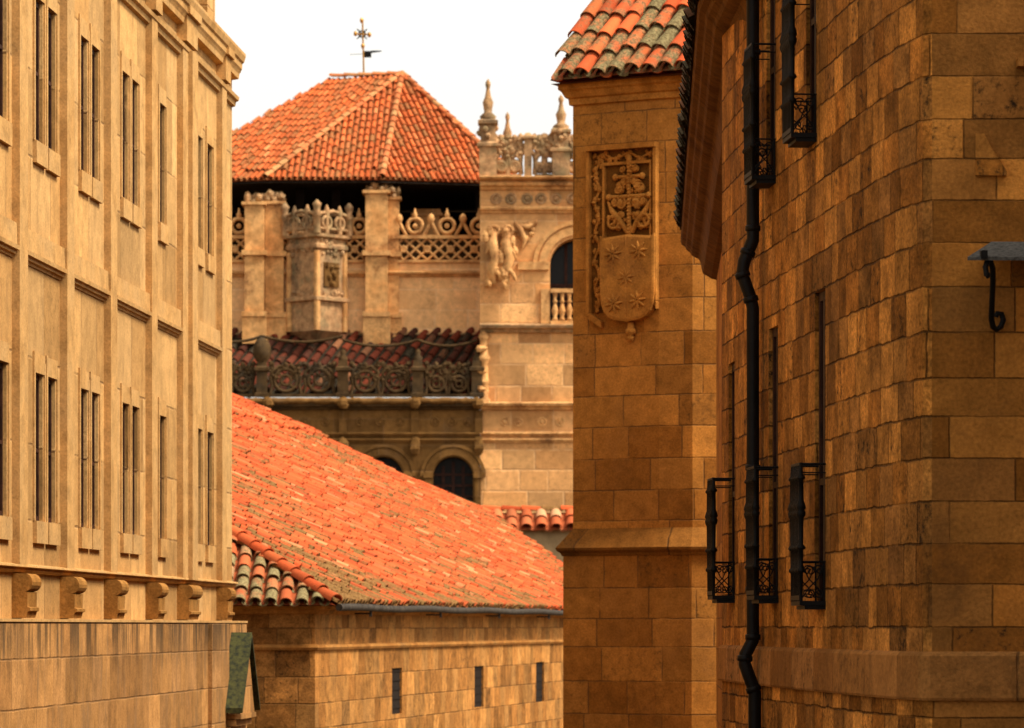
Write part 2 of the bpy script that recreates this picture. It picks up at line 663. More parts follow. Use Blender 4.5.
M = {}
GOLD = [(0.42, 0.235, 0.085), (0.47, 0.275, 0.105), (0.50, 0.30, 0.12), (0.55, 0.34, 0.145)]
M['college'] = stone('college_stone', GOLD, gain=1.0, hue=(0.95, 0.86), mott=.8, h=0.98, w=1.15, joint=(0.19, 0.105, 0.045), jw=0.016, jstr=0.6, var=0.24, stain=(0.20, 0.115, 0.045), stain_amt=0.45, pits=0.3, streak=0.45, streak_col=(0.27, 0.155, 0.06), sscale=4.0, bump=0.4)
M['college_trim'] = stone('college_trim_stone', GOLD, gain=1.0, hue=(0.95, 0.86), mott=.8, blocks=False, var=0.12, stain=(0.20, 0.115, 0.045), stain_amt=0.65, pits=0.35, bump=0.4)
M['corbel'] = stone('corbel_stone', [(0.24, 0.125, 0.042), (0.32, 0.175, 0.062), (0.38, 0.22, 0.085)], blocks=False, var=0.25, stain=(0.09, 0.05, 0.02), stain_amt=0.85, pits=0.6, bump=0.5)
M['college_low'] = stone('college_plinth_stone', gain=1.12, hue=(.86, .68), tints= [(0.30, 0.165, 0.065), (0.36, 0.205, 0.08), (0.42, 0.24, 0.095), (0.34, 0.20, 0.09)], h=0.46, w=0.75, joint=(0.16, 0.09, 0.04), jw=0.012, jstr=0.6, var=0.28, stain=(0.20, 0.11, 0.05), stain_amt=0.4, pits=0.2, streak=0.55, streak_col=(0.20, 0.12, 0.06), sscale=4.5, drip=(EYE + 0.05, 0.8, 0.75), bump=0.4)
HOUSE = [(0.30, 0.145, 0.05), (0.36, 0.18, 0.065), (0.41, 0.22, 0.085), (0.33, 0.185, 0.08)]
M['house'] = stone('house_stone', HOUSE, h=0.44, w=0.62, joint=(0.10, 0.05, 0.018), jw=0.014, jstr=0.6, var=0.34, stain=(0.10, 0.05, 0.018), stain_amt=0.65, pits=0.8, streak=0.25, streak_col=(0.10, 0.052, 0.02), sscale=2.5, bump=0.7, mott=1.6)
M['house_trim'] = stone('house_trim_stone', HOUSE, blocks=False, var=0.2, stain_amt=0.5, stain=(0.12, 0.065, 0.03))
PAL = [(0.52, 0.27, 0.105), (0.58, 0.33, 0.14), (0.62, 0.37, 0.165), (0.50, 0.25, 0.10)]
M['palace'] = stone('palace_stone', PAL, gain=1.2, hue=(.91, .80), h=0.72, w=1.25, joint=(0.66, 0.42, 0.22), jw=0.04, jstr=0.3, var=0.38, stain=(0.24, 0.125, 0.05), stain_amt=0.7, pits=0.5, bump=0.5, wobble=.06, mott=.9, streak=0.0)
M['palace_pale'] = stone('pale_palace_stone', gain=1.18, hue=(.91, .82), tints= [(0.66, 0.40, 0.18), (0.74, 0.48, 0.24), (0.70, 0.42, 0.19)], h=0.72, w=1.25, joint=(0.78, 0.55, 0.32), jw=0.03, jstr=0.4, var=0.15, stain=(0.40, 0.20, 0.075), stain_amt=0.55, pits=0.3, bump=0.4, mott=.8)
M['palace_trim'] = stone('palace_trim_stone', PAL, gain=1.1, hue=(.91, .78), blocks=False, var=0.25, stain=(0.14, 0.08, 0.038), stain_amt=0.85, pits=0.8, bump=0.7, mott=1.0)
M['palace_grey'] = stone('weathered_grey_stone', gain=1.1, hue=(.93, .9), tints= [(0.34, 0.20, 0.095), (0.42, 0.26, 0.125), (0.30, 0.19, 0.10)], blocks=False, var=0.3, stain=(0.07, 0.055, 0.033), stain_amt=0.95, pits=1.0, bump=0.7, mott=1.3, lichen=((0.20, 0.17, 0.085), 0.45))
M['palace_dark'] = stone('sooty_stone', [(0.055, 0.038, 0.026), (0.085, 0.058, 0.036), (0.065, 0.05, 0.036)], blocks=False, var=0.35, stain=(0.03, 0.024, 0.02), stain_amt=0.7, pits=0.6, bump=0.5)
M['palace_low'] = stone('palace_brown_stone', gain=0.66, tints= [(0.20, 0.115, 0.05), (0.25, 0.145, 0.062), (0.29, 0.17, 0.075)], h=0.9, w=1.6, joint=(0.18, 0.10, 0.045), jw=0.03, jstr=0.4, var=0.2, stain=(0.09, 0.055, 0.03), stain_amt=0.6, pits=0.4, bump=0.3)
TOW = [(0.32, 0.140, 0.034), (0.40, 0.182, 0.048), (0.46, 0.222, 0.062), (0.36, 0.168, 0.048)]
M['tower'] = stone('tower_stone', TOW, h=0.49, w=0.86, joint=(0.09, 0.045, 0.018), jw=0.012, jstr=0.75, var=0.22, stain=(0.13, 0.06, 0.022), stain_amt=0.55, pits=0.55, bump=0.4, hrand=0.25)
M['tower_clean'] = stone('cleaned_tower_stone', [(0.40, 0.19, 0.06), (0.46, 0.23, 0.08), (0.50, 0.27, 0.10)], h=0.49, w=0.86, joint=(0.16, 0.08, 0.03), jw=0.012, jstr=0.7, var=0.12, stain=(0.26, 0.12, 0.04), stain_amt=0.4, pits=0.3, bump=0.35, hrand=0.25)
M['weathering'] = stone('darkened_ledge_stone', TOW, gain=.62, h=5, w=1.1, joint=(0.06, 0.03, 0.012), jw=0.015, jstr=.8, var=.25, stain=(0.06, 0.035, 0.014), stain_amt=.8, pits=.6, bump=.5)  # tower stone darkened in colour to offset skylight on the sloping top
M['coat_back'] = stone('shade_dark_panel_stone', TOW, gain=.36, blocks=False, var=.3, stain=(0.03, 0.016, 0.007), stain_amt=.8, pits=.6, bump=.6)  # recess shade behind the carving put into the colour as darker stone
M['tower_trim'] = stone('tower_trim_stone', TOW, blocks=False, var=0.15, stain=(0.12, 0.055, 0.02), stain_amt=0.5, pits=0.35, bump=0.35)
DARK = [(0.150, 0.062, 0.016), (0.190, 0.084, 0.024), (0.230, 0.108, 0.033), (0.165, 0.078, 0.027), (0.115, 0.054, 0.020)]
M['manor'] = stone('manor_stone', DARK, h=0.285, w=0.42, gain=2.35, hue=(.91, .60), joint=(0.035, 0.016, 0.006), jw=0.008, jstr=0.75, var=0.48, stain=(0.055, 0.026, 0.010), stain_amt=0.7, pits=1.0, streak=0.22, streak_col=(0.08, 0.038, 0.014), sscale=3.0, sth=(0.48, 0.7), bump=0.9, hrand=0.35, wobble=0.05, mott=1.9)
M['manor_front'] = stone('manor_front_stone', DARK, h=0.285, w=0.78, gain=2.3, hue=(.90, .58), joint=(0.04, 0.018, 0.007), jw=0.0055, jstr=0.65, var=0.42, stain=(0.065, 0.03, 0.011), stain_amt=0.8, pits=1.0, bump=0.75, hrand=0.35, wobble=0.02)
M['manor_band'] = stone('manor_band_stone', [(0.13, 0.066, 0.026), (0.17, 0.09, 0.036), (0.15, 0.083, 0.04)], h=2.0, w=1.1, off=0.7, joint=(0.05, 0.027, 0.014), jw=0.008, jstr=0.6, var=0.2, stain=(0.05, 0.028, 0.013), stain_amt=0.6, pits=1.0, streak=0.35, streak_col=(0.05, 0.027, 0.012), sscale=5.0, sth=(.5, .68), bump=0.8, gain=2.3)
M['eave'] = stone('eave_stone', gain=1.3, tints=[(0.085, 0.042, 0.014), (0.12, 0.062, 0.022), (0.15, 0.08, 0.03)], blocks=False, var=0.35, stain=(0.035, 0.02, 0.01), stain_amt=0.8, pits=0.6, bump=0.5)
M['tile_bright'] = tile_mat('bright_clay_tiles', [(0.43, 0.064, 0.018), (0.50, 0.085, 0.024), (0.53, 0.115, 0.034), (0.46, 0.072, 0.020), (0.50, 0.10, 0.030), (0.36, 0.066, 0.022)], lich=(0.22, 0.125, 0.04), lamt=0.95, pale=(0.56, 0.20, 0.08), dirt=0.8)
M['tile_red'] = tile_mat('mossy_red_clay_tiles', [(0.46, 0.075, 0.022), (0.55, 0.10, 0.03), (0.60, 0.15, 0.045)], lich=(0.21, 0.165, 0.075), lamt=1.0)
M['tile_old'] = tile_mat('old_mottled_clay_tiles', [(0.40, 0.085, 0.028), (0.48, 0.115, 0.04), (0.42, 0.14, 0.055)], lich=(0.26, 0.22, 0.10), lamt=0.95, pale=(0.5, 0.25, 0.12))
M['tile_far'] = tile_mat('far_clay_tiles', [(0.44, 0.088, 0.022), (0.49, 0.11, 0.030), (0.42, 0.098, 0.030), (0.47, 0.115, 0.034)], lich=(0.30, 0.14, 0.05), lamt=0.8, pale=(0.50, 0.17, 0.06), dirt=0.45)
M['tile_sooty'] = tile_mat('sooty_clay_tiles', [(0.09, 0.022, 0.012), (0.16, 0.034, 0.015), (0.05, 0.024, 0.016)], lich=(0.05, 0.04, 0.024), lamt=1.0, pale=(0.22, 0.09, 0.04))
M['tile_soot'] = tile_mat('blackened_eave_tiles', [(0.05, 0.022, 0.010), (0.07, 0.03, 0.014)], lich=(0.035, 0.028, 0.015), lamt=1.0, pale=(0.12, 0.05, 0.02))
M['mortar_cap'] = tile_mat('pale_hip_tiles', [(0.48, 0.14, 0.048), (0.52, 0.17, 0.06), (0.46, 0.12, 0.042)], lich=(0.50, 0.30, 0.12), lamt=0.7, dirt=0.15)
M['under'] = plain('roof_boarding', (0.10, 0.035, 0.018), 0.9)
M['iron'] = plain('black_iron', (0.006, 0.0055, 0.005), 0.55, 0.0, 0.2)
M['pipe'] = plain('dark_painted_pipe', (0.009, 0.007, 0.006), 0.45, 0.0, 0.25, 5)
M['glass'] = plain('dark_window_glass', (0.012, 0.011, 0.010), 0.15, 0.0, 0.1)
M['wood'] = plain('dark_red_wood', (0.05, 0.018, 0.010), 0.6, 0, 0.3, 8)
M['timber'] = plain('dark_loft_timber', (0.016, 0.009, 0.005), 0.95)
M['zinc'] = plain('weathered_zinc', (0.055, 0.042, 0.03), 0.8, 0.0, 0.3, 6)
M['slate'] = plain('mossy_slate', (0.062, 0.060, 0.018), 0.9, 0, 0.3, 14, c2=(0.018, 0.020, 0.012))
M['lead'] = plain('grey_lead_slab', (0.10, 0.096, 0.086), 0.85, 0, 0.3, 40, c2=(0.022, 0.022, 0.02))
M['render'] = plain('ochre_render', (0.36, 0.24, 0.12), 0.9, 0, 0.15, 2)
M['gilt'] = plain('gilded_iron', (0.45, 0.22, 0.04), 0.4, 0.5, 0.2)


# ------------------------------------------------------------------ ground
mb = MB()
ys = [-400, 4, 30, 60, 90, 130, 170, 1500]
for a, b in zip(ys, ys[1:]):
    for x0, x1 in ((-1200, -60), (-60, 60), (60, 1200)):
        mb.face([(x0, a, ground(min(a, 170)) - 0.13), (x1, a, ground(min(a, 170)) - 0.13), (x1, b, ground(min(b, 170)) - 0.13), (x0, b, ground(min(b, 170)) - 0.13)])
g = mb.build('ground', stone('dry_ground', [(0.14, 0.11, 0.08), (0.18, 0.14, 0.10)], blocks=False, pits=0.1))
g['kind'] = 'structure'
mb = MB()
for a, b in zip([-30, 4, 30, 60, 110], [4, 30, 60, 110, 128]):
    xl = lambda y: -4.4 + max(0, y - 30) * 0.07
    xr = lambda y: 0.75 + max(0, y - 30) * 0.012
    mb.face([(xl(a), a, ground(a) - 0.12), (xr(a), a, ground(a) - 0.12), (xr(b), b, ground(b) - 0.12), (xl(b), b, ground(b) - 0.12)],
            uv=[(xl(a), a), (xr(a), a), (xr(b), b), (xl(b), b)])
g = mb.build('street', stone('granite_setts', [(0.10, 0.09, 0.08), (0.14, 0.125, 0.11), (0.12, 0.105, 0.09)], h=0.12, w=0.18, joint=(0.04, 0.035, 0.03), jw=0.01))
g['kind'] = 'structure'
for sx in (0, 1):
    mb = MB()
    for a, b in zip([-30, 4, 30, 60, 110], [4, 30, 60, 110, 128]):
        if sx == 0:
            e = [(-7, xl(a), xl(b))]
            x0a, x1a, x0b, x1b = xl(a) - 1.6, xl(a), xl(b) - 1.6, xl(b)
        else:
            x0a, x1a, x0b, x1b = xr(a), xr(a) + 1.5, xr(b), xr(b) + 1.5
        za, zb = ground(a), ground(b)
        mb.hexa([(x0a, a, za - 0.2), (x1a, a, za - 0.2), (x1b, b, zb - 0.2), (x0b, b, zb - 0.2), (x0a, a, za), (x1a, a, za), (x1b, b, zb), (x0b, b, zb)])
    g = mb.build('pavement', stone('paving_slabs', [(0.16, 0.13, 0.10), (0.2, 0.165, 0.13)], h=0.5, w=0.8, joint=(0.06, 0.05, 0.04)))
    g['kind'] = 'structure'

# ------------------------------------------------------------------ college (left building)
LX0, LK = -7.92, 260.0 / FPX
def lxy(y):
    return (LX0 + LK * y, y)
CY0, CY1 = 28.0, 57.2
LP = Path([lxy(CY0), lxy(CY1)], 1)
LS = LP.L / (CY1 - CY0)
def lu(y):
    return (y - CY0) * LS
college = thing('college_building', 'tall golden sandstone building with flat pilasters and paired slit windows', 'building', (lxy(42)[0] - 3, 42, ground(42)))
E = EYE
bays = [(35.1, 2.8, 2), (37.9, 2.73, 2), (40.63, 2.74, 2), (43.37, 2.86, 2), (46.23, 3.07, 2), (49.3, 2.6, 1), (51.9, 3.7, 3), (55.6, 1.6, 0)]
levels = [(0.89, 1.13, 2.72, 2.95), (4.97, 5.21, 6.76, 6.99)]
slits = []
for y0, wd, kind in bays:
    if kind == 2:
        sl = [(1.24, 1.72), (1.96, 2.46)]
    elif kind == 1:
        sl = [(1.06, 1.56)]
    elif kind == 3:
        sl = [(1.70, 2.2), (2.70, 3.26)]
    else:
        sl = []
    slits += [(lu(y0 + a), lu(y0 + b)) for a, b in sl]
ops = []
for u0, u1 in slits:
    for sb, st, wt_, su in levels:
        ops.append((u0, u1, E + st, E + wt_))
mb = MB()
wall(mb, LP, E + 0.05, E + 8.0, ops, reveal=0.07)
xb = -14
zt = E + 8.0
e0, e1 = lxy(CY0), lxy(CY1)
mb.face([(e1[0], e1[1], ground(57)), (xb, e1[1], ground(57)), (xb, e1[1], zt), (e1[0], e1[1], zt)])
mb.face([(e0[0], e0[1], ground(28)), (xb, e0[1], ground(28)), (xb, e0[1], zt), (e0[0], e0[1], zt)])
mb.face([(xb, e0[1], ground(28)), (xb, e1[1], ground(57)), (xb, e1[1], zt), (xb, e0[1], zt)])
mb.face([(e0[0], e0[1], zt), (e1[0], e1[1], zt), (xb, e1[1], zt), (xb, e0[1], zt)])
mb.build('wall', M['college'], college)
# plinth below the ledge
mb = MB()
PP = Path([lxy(CY0), lxy(CY1 + 0.35)], 1)
wall(mb, PP, ground(57) - 0.5, E + 0.045, (), d=0.17)
mb.face([PP.at(0, E + 0.045, 0.17), PP.at(PP.L, E + 0.045, 0.17), PP.at(PP.L, E + 0.075, 0.0), PP.at(0, E + 0.075, 0.0)])
mb.face([PP.at(PP.L, ground(57) - .5, 0.17), PP.at(PP.L, ground(57) - .5, -1.0), PP.at(PP.L, E + 0.045, -1.0), PP.at(PP.L, E + 0.045, 0.17)])
mb.face([PP.at(0, ground(57) - .5, 0.17), PP.at(0, ground(57) - .5, -1.0), PP.at(0, E + 0.045, -1.0), PP.at(0, E + 0.045, 0.17)])
pbox(mb, PP, lu(53.6), lu(55.3), ground(57) - .4, E + 0.03, 0.15, 0.225)
mb.build('plinth', M['college_low'], college)
mb = MB()
pbox(mb, PP, 0, PP.L, E + 0.045, E + 0.075, -0.05, 0.185)
mb.build('ledge', M['college_trim'], college)
# string under the pilasters, mid frieze, top mouldings
mb = MB()
sweep(mb, LP, [(-0.02, E + 0.555), (0.04, E + 0.565), (0.06, E + 0.59), (0.05, E + 0.61), (0.095, E + 0.62), (0.09, E + 0.64), (-0.02, E + 0.66)])
mb.build('string_course', M['college_trim'], college)
for i, (y0, wd, kind) in enumerate(bays[:-1]):
    mb = MB()
    a, b = lu(y0 + 0.44), lu(y0 + wd)
    if kind == 3:
        a = lu(y0 + 0.95)
    prof = [(-0.02, E + 3.84), (0.015, E + 3.84), (0.025, E + 3.87), (0.05, E + 3.875), (0.055, E + 3.91), (0.085, E + 3.915), (0.09, E + 3.96), (0.06, E + 3.975), (0.055, E + 4.2), (-0.02, E + 4.21)]
    sweep(mb, LP, prof, a + 0.01, b - 0.01)
    mb.build('frieze_panel', M['college_trim'], college)
for y0, wd, kind in bays:
    mb = MB()
    pbox(mb, LP, lu(y0), lu(y0 + 0.45), E + 0.62, E + 7.74, -0.03, 0.085)
    if kind == 3:
        pbox(mb, LP, lu(y0 + 0.45) + 0.002, lu(y0 + 0.95), E + 0.62, E + 7.72, -0.03, 0.145)
    mb.build('pilaster', M['college_trim'], college)
mb = MB()
sweep(mb, LP, [(-0.02, E + 7.60), (0.05, E + 7.62), (0.06, E + 7.68), (0.10, E + 7.70), (0.11, E + 7.75), (0.05, E + 7.77), (-0.02, E + 7.80)])
mb.build('architrave', M['college_trim'], college)
mb = MB()
CP = Path([lxy(CY0), lxy(CY1), (xb, CY1)], 1)
CP.p[1] = Vector(lxy(CY1)); 
sweep(mb, LP, [(-0.02, E + 8.0), (0.10, E + 8.02), (0.11, E + 8.09), (0.13, E + 8.13), (0.15, E + 8.16), (0.155, E + 8.24), (0.18, E + 8.26), (0.205, E + 8.34), (0.205, E + 8.38), (0.0, E + 8.46), (-0.3, E + 8.46)])
pbox(mb, LP, LP.L + 0.003, LP.L + 0.08, E + 8.12, E + 8.36, -3, 0.12)
mb.build('cornice', M['college_trim'], college)
for y0, wd, kind in bays:
    mb = MB()
    pbox(mb, LP, lu(y0) - 0.02, lu(y0 + (0.95 if kind == 3 else 0.5)), E + 7.79, E + 8.14, -0.02, 0.14)
    pbox(mb, LP, lu(y0) - 0.06, lu(y0 + (1.0 if kind == 3 else 0.55)), E + 8.145, E + 8.255, 0.0, 0.19)
    mb.build('bracket', M['college_trim'], college)
mb = MB()
wall(mb, LP, E + 8.44, E + 10.6, (), d=-0.25)
pbox(mb, LP, 0.01, LP.L - 0.01, E + 10.6, E + 10.75, -3, -0.1)
for y0, wd, kind in bays:
    pbox(mb, LP, lu(y0), lu(y0 + 0.6), E + 8.44, E + 10.55, -0.3, -0.13)
a_ = LP.at(LP.L, E + 8.44, -0.25); b_ = LP.at(0, E + 8.44, -0.25)
for q in (a_, b_):
    mb.face([q, (xb, q.y, q.z), (xb, q.y, E + 10.6), (q.x, q.y, E + 10.6)])
mb.face([(xb, a_.y, E + 8.44), (xb, b_.y, E + 8.44), (xb, b_.y, E + 10.6), (xb, a_.y, E + 10.6)])
mb.face([(a_.x, a_.y, E + 10.6), (b_.x, b_.y, E + 10.6), (xb, b_.y, E + 10.6), (xb, a_.y, E + 10.6)])
mb.build('attic_wall', M['college'], college)
# windows
for (u0, u1) in slits:
    for sb, st, wt_, su in levels:
        mb = MB()
        mb.face([LP.at(u0, E + st, -0.065), LP.at(u1, E + st, -0.065), LP.at(u1, E + wt_, -0.065), LP.at(u0, E + wt_, -0.065)])
        w_ = mb.build('window', M['glass'], college)
        mb = MB()
        for a, b, c, d_ in ((u0 + .002, u0 + 0.05, st + .002, wt_ - .002), (u1 - 0.05, u1 - .002, st + .002, wt_ - .002), (u0 + 0.05, u1 - 0.05, st + .002, st + 0.06), (u0 + 0.05, u1 - 0.05, wt_ - 0.06, wt_ - .002), (u0 + 0.05, u1 - 0.05, st + 0.75, st + 0.79)):
            pbox(mb, LP, a, b, E + c, E + d_, -0.062, -0.04)
        mb.build('frame', M['wood'], w_)
        mb = MB()
        pbox(mb, LP, u0 - 0.09, u1 + 0.08, E + sb, E + st - 0.002, -0.03, 0.045)
        mb.build('sill', M['college_trim'], w_)
        mb = MB()
        pbox(mb, LP, u0 - 0.10, u0 - 0.03, E + st + .002, E + su, -0.03, 0.022)
        pbox(mb, LP, u1 + 0.04, u1 + 0.09, E + st + .002, E + su - 0.1, -0.03, 0.02)
        pbox(mb, LP, u0 - 0.028, u1 + 0.038, E + wt_ + 0.004, E + su - 0.02, -0.03, 0.018)
        mb.build('surround', M['college_trim'], w_)
# scroll corbels
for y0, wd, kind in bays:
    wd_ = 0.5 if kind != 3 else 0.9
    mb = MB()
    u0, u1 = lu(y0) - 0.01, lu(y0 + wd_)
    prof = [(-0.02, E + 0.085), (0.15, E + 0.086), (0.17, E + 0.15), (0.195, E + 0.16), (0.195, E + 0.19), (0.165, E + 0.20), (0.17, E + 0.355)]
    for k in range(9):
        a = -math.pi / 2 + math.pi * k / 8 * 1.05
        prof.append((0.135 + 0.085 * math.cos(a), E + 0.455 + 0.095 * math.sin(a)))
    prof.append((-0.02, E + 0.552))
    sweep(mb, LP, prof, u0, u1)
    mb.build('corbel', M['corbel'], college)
# gabled slate hood at the far end
mb = MB()
zr, ze_ = Z(637, 57), Z(711, 56.2)
def lp(y, z, d):
    x, yy = lxy(y)
    return Vector((x + d, yy - LK * d, z))
yr = 55.9
near, far = 54.9, 56.8
r0, r1 = lp(yr, zr, 0.15), lp(yr, zr, 0.47)
n0, n1 = lp(near, ze_, 0.15), lp(near, ze_, 0.47)
f0, f1 = lp(far, ze_, 0.15), lp(far, ze_, 0.47)
dz = Vector((0, 0, 0.07))
mb.hexa([n0, n1, r1, r0, n0 + dz, n1 + dz, r1 + dz, r0 + dz])
mb.hexa([r0 + Vector((0, .01, -.002)), r1 + Vector((0, .01, -.002)), f1, f0, r0 + dz + Vector((0, .01, -.002)), r1 + dz + Vector((0, .01, -.002)), f1 + dz, f0 + dz])
hood = mb.build('door_hood', M['slate'], college)
mb = MB()
q0, q1, q2 = lp(near + 0.2, ze_ - 0.02, 0.41), lp(yr, zr - 0.03, 0.41), lp(far - 0.2, ze_ - 0.02, 0.41)
mb.face([q0, q2, q1])
for (za, zb, dd) in ((-0.09, -0.02, 0.43), (-0.19, -0.10, 0.36), (-0.34, -0.20, 0.28)):
    pbox(mb, PP, lu(near + 0.15), lu(far - 0.15), ze_ + za, ze_ + zb, 0.15, dd)
mb.build('hood_moulding', M['college_low'], hood)

# ------------------------------------------------------------------ tile roofed house in the middle
house = thing('tile_roofed_house', 'low sandstone house with a big bright orange tiled roof and three slit windows', 'house', (-5, 80, ground(80)))
hd = Vector((0.1639, 0.9865))
hn = Vector((0.9865, -0.1639))           # outward
C0 = Vector((X(315, 68.3), 68.3))
C1 = C0 + hd * 56
Cl = Vector((C0.x - 8.5, C0.y))
zh_top = E + 0.33
HPth = Path([Cl, C0, C1], 1)
uc = HPth.cum[1]
ops = []
for (pa, pb, ya, yb) in ((392, 402, 668, 714), (474.5, 483.5, 666, 707), (536, 544, 662, 702)):
    ua, ub = HPth.u_at_px(pa), HPth.u_at_px(pb)
    q = HPth.at((ua + ub) / 2, 0)
    ops.append((ua, ub, Z(yb, q.y), Z(ya, q.y)))
mb = MB()
wall(mb, HPth, ground(100) - 2.5, zh_top, ops, reveal=0.05)
mb.face([(C1.x, C1.y, ground(100) - 2.5), (C1.x - 12, C1.y, ground(100) - 2.5), (C1.x - 12, C1.y, zh_top), (C1.x, C1.y, zh_top)])
mb.build('wall', M['house'], house)
for ua, ub, za, zb in ops:
    mb = MB()
    mb.face([HPth.at(ua, za, -0.045), HPth.at(ub, za, -0.045), HPth.at(ub, zb, -0.045), HPth.at(ua, zb, -0.045)])
    w_ = mb.build('window', M['timber'], house)
    mb = MB()
    k = 5
    for i in range(k):
        z_ = za + (zb - za) * (i + 0.6) / k
        pbox(mb, HPth, ua + 0.003, ub - 0.003, z_, z_ + 0.03, -0.043, -0.03)
    mb.build('louvre', M['timber'], w_)
mb = MB()
zs_ = Z(647.5, 68.3)
sweep(mb, HPth, [(-0.02, zs_ - 0.05), (0.05, zs_ - 0.045), (0.075, zs_), (0.05, zs_ + 0.045), (-0.02, zs_ + 0.06)])
mb.build('string_course', M['house_trim'], house)
mb = MB()
sweep(mb, HPth, [(-0.02, zh_top - 0.13), (0.06, zh_top - 0.11), (0.09, zh_top - 0.05), (0.18, zh_top - 0.03), (0.22, zh_top + 0.02), (0.24, zh_top + 0.05), (-0.02, zh_top + 0.06)])
mb.build('cornice', M['house_trim'], house)
SL = 0.55
EC = Vector((C0.x + 0.33 * 0.9865 + 0.0, C0.y - 0.36))     # eave corner
ez = E + 0.36
O = Vector((EC.x, EC.y, ez))
ud = Vector((hd.x, hd.y, 0))
cs = 1 / math.sqrt(1 + SL * SL)
vd = Vector((-hn.x * cs, -hn.y * cs, SL * cs))
nrm = ud.cross(vd); nrm = nrm if nrm.z > 0 else -nrm
cam_p = Vector((0, 0, EYE))
def roof_uv(px, py):
    r = Vector(((px - 512) / FPX, 1, (HOR - py) / FPX))
    tt = (O - cam_p).dot(nrm) / r.dot(nrm)
    q = cam_p + r * tt - O
    return (q.dot(ud), q.dot(vd))
verge = [roof_uv(x, y) for x, y in ((640, 626), (600, 597), (567, 572), (530, 543), (487, 513), (440, 493), (404, 478), (370, 462), (350, 452), (330, 443), (300, 429), (233, 401), (160, 371))]
print('verge', [(round(a, 1), round(b, 1)) for a, b in verge])
# hip line in (u, v)
hx, hy = -0.8475, 1.0
hv = Vector((hx, hy, SL * 1.0)) 
hipuv = lambda tt: ((hv * tt).dot(ud), (hv * tt).dot(vd))
vtop = verge[-1][1]
tt_top = vtop / hipuv(1)[1]
poly = [(0, 0), (verge[0][0], 0)] + verge + [hipuv(tt_top)]
rng = random.Random(5)
mb = MB()
sheet = [O + ud * a + vd * b + nrm * 0.005 for a, b in poly]
mb.face(sheet, col=(0.2, 0.3, 0.2))
tiles(mb, O, ud, vd, poly, 0.235, 0.50, 0.092, rng, seg=6, lich=0.24, jit=0.012, stag=0.5, lf=lambda u, v: 0.26 * math.exp(-v / 1.3) * (1 if u < 16 else .6) + 0.26 * math.exp(-((u - v * .55) / 2.2) ** 2) + .10 * math.sin(u * .9 + v * 2.1) + .12 * math.sin(u * .37 - v * .8 + 1))
roof = mb.build('roof', M['tile_bright'], house)
mb = MB()
# raised strip near the top, with its edge seen as a dark line
pr = [roof_uv(x, y) for x, y in ((331, 442), (300, 436), (233, 419), (160, 400))] + [roof_uv(x, y) for x, y in ((160, 371), (233, 401), (300, 429), (331, 443))]
off = nrm * 0.05
top = [O + ud * a + vd * b + off for a, b in pr]
bot = [O + ud * a + vd * b + nrm * 0.02 for a, b in pr]
mb.face(top, col=(0.3, 0.2, 0.5))
for i in range(len(pr)):
    j = (i + 1) % len(pr)
    mb.face([bot[i], bot[j], top[j], top[i]], col=(0.2, 0.9, 0.1))
tiles(mb, O + off, ud, vd, pr, 0.27, 0.46, 0.105, rng, seg=6, lich=0.12, stag=0.5)
mb.build('raised_tile_strip', M['tile_bright'], roof)
# hipped end towards the viewer
mb = MB()
eu = Vector((-1, 0, 0))
ev = Vector((0, cs, SL * cs))
ht = hv * tt_top
pe = [(0, 0), (12, 0), (12, ht.dot(ev)), (ht.dot(eu), ht.dot(ev))]
mb.face([O + eu * a + ev * b + Vector((0, -.003, .006)) for a, b in pe], col=(0.2, 0.3, 0.2))
tiles(mb, O, eu, ev, pe, 0.27, 0.42, 0.115, rng, seg=8, lich=0.5)
mb.build('hip_end', M['tile_old'], roof)
mb = MB()
cap_row(mb, O + Vector((0.05, -0.08, 0.03)), O + hv * tt_top + Vector((0, 0, 0.06)), 0.14, 0.42, rng, 0.05)
mb.build('hip_cap', M['tile_bright'], roof)
mb = MB()
mb.face([O + ud * 0 - Vector((0, 0, .01)), O + ud * 56 - Vector((0, 0, .01)), Vector((C1.x - 0.2, C1.y, ez - 0.01)), Vector((C0.x - 0.2, C0.y + .2, ez - 0.01))])
mb.face([O - Vector((0, 0, .012)), Vector((O.x - 12, O.y, ez - .012)), Vector((O.x - 12, C0.y + 0.2, ez - 0.012)), Vector((C0.x - 0.2, C0.y + .2, ez - 0.012))])
mb.build('soffit', M['under'], roof)
# zinc gutter
mb = MB()
gp = []
for i in range(40):
    q = O + ud * (0.25 + i * 1.4) + Vector((hn.x, hn.y, 0)) * 0.06
    gp.append((q.x, q.y, ez - 0.035 + 0.012 * math.sin(i * 1.3)))
mb.tube(gp, 0.065, 8)
gut = mb.build('gutter', M['zinc'], house)
for i in range(2, 40, 5):
    mb = MB()
    q = Vector(gp[i])
    mb.fbox(q + Vector((-0.3, -0.02, -0.12)), (0.3, 0, 0), (0, 0.05, 0), (0, 0, 0.03))
    mb.fbox(q + Vector((-0.03, -0.02, -0.16)), (0.05, 0, 0), (0, 0.05, 0), (0, 0, 0.12))
    mb.build('gutter_bracket', M['zinc'], gut)

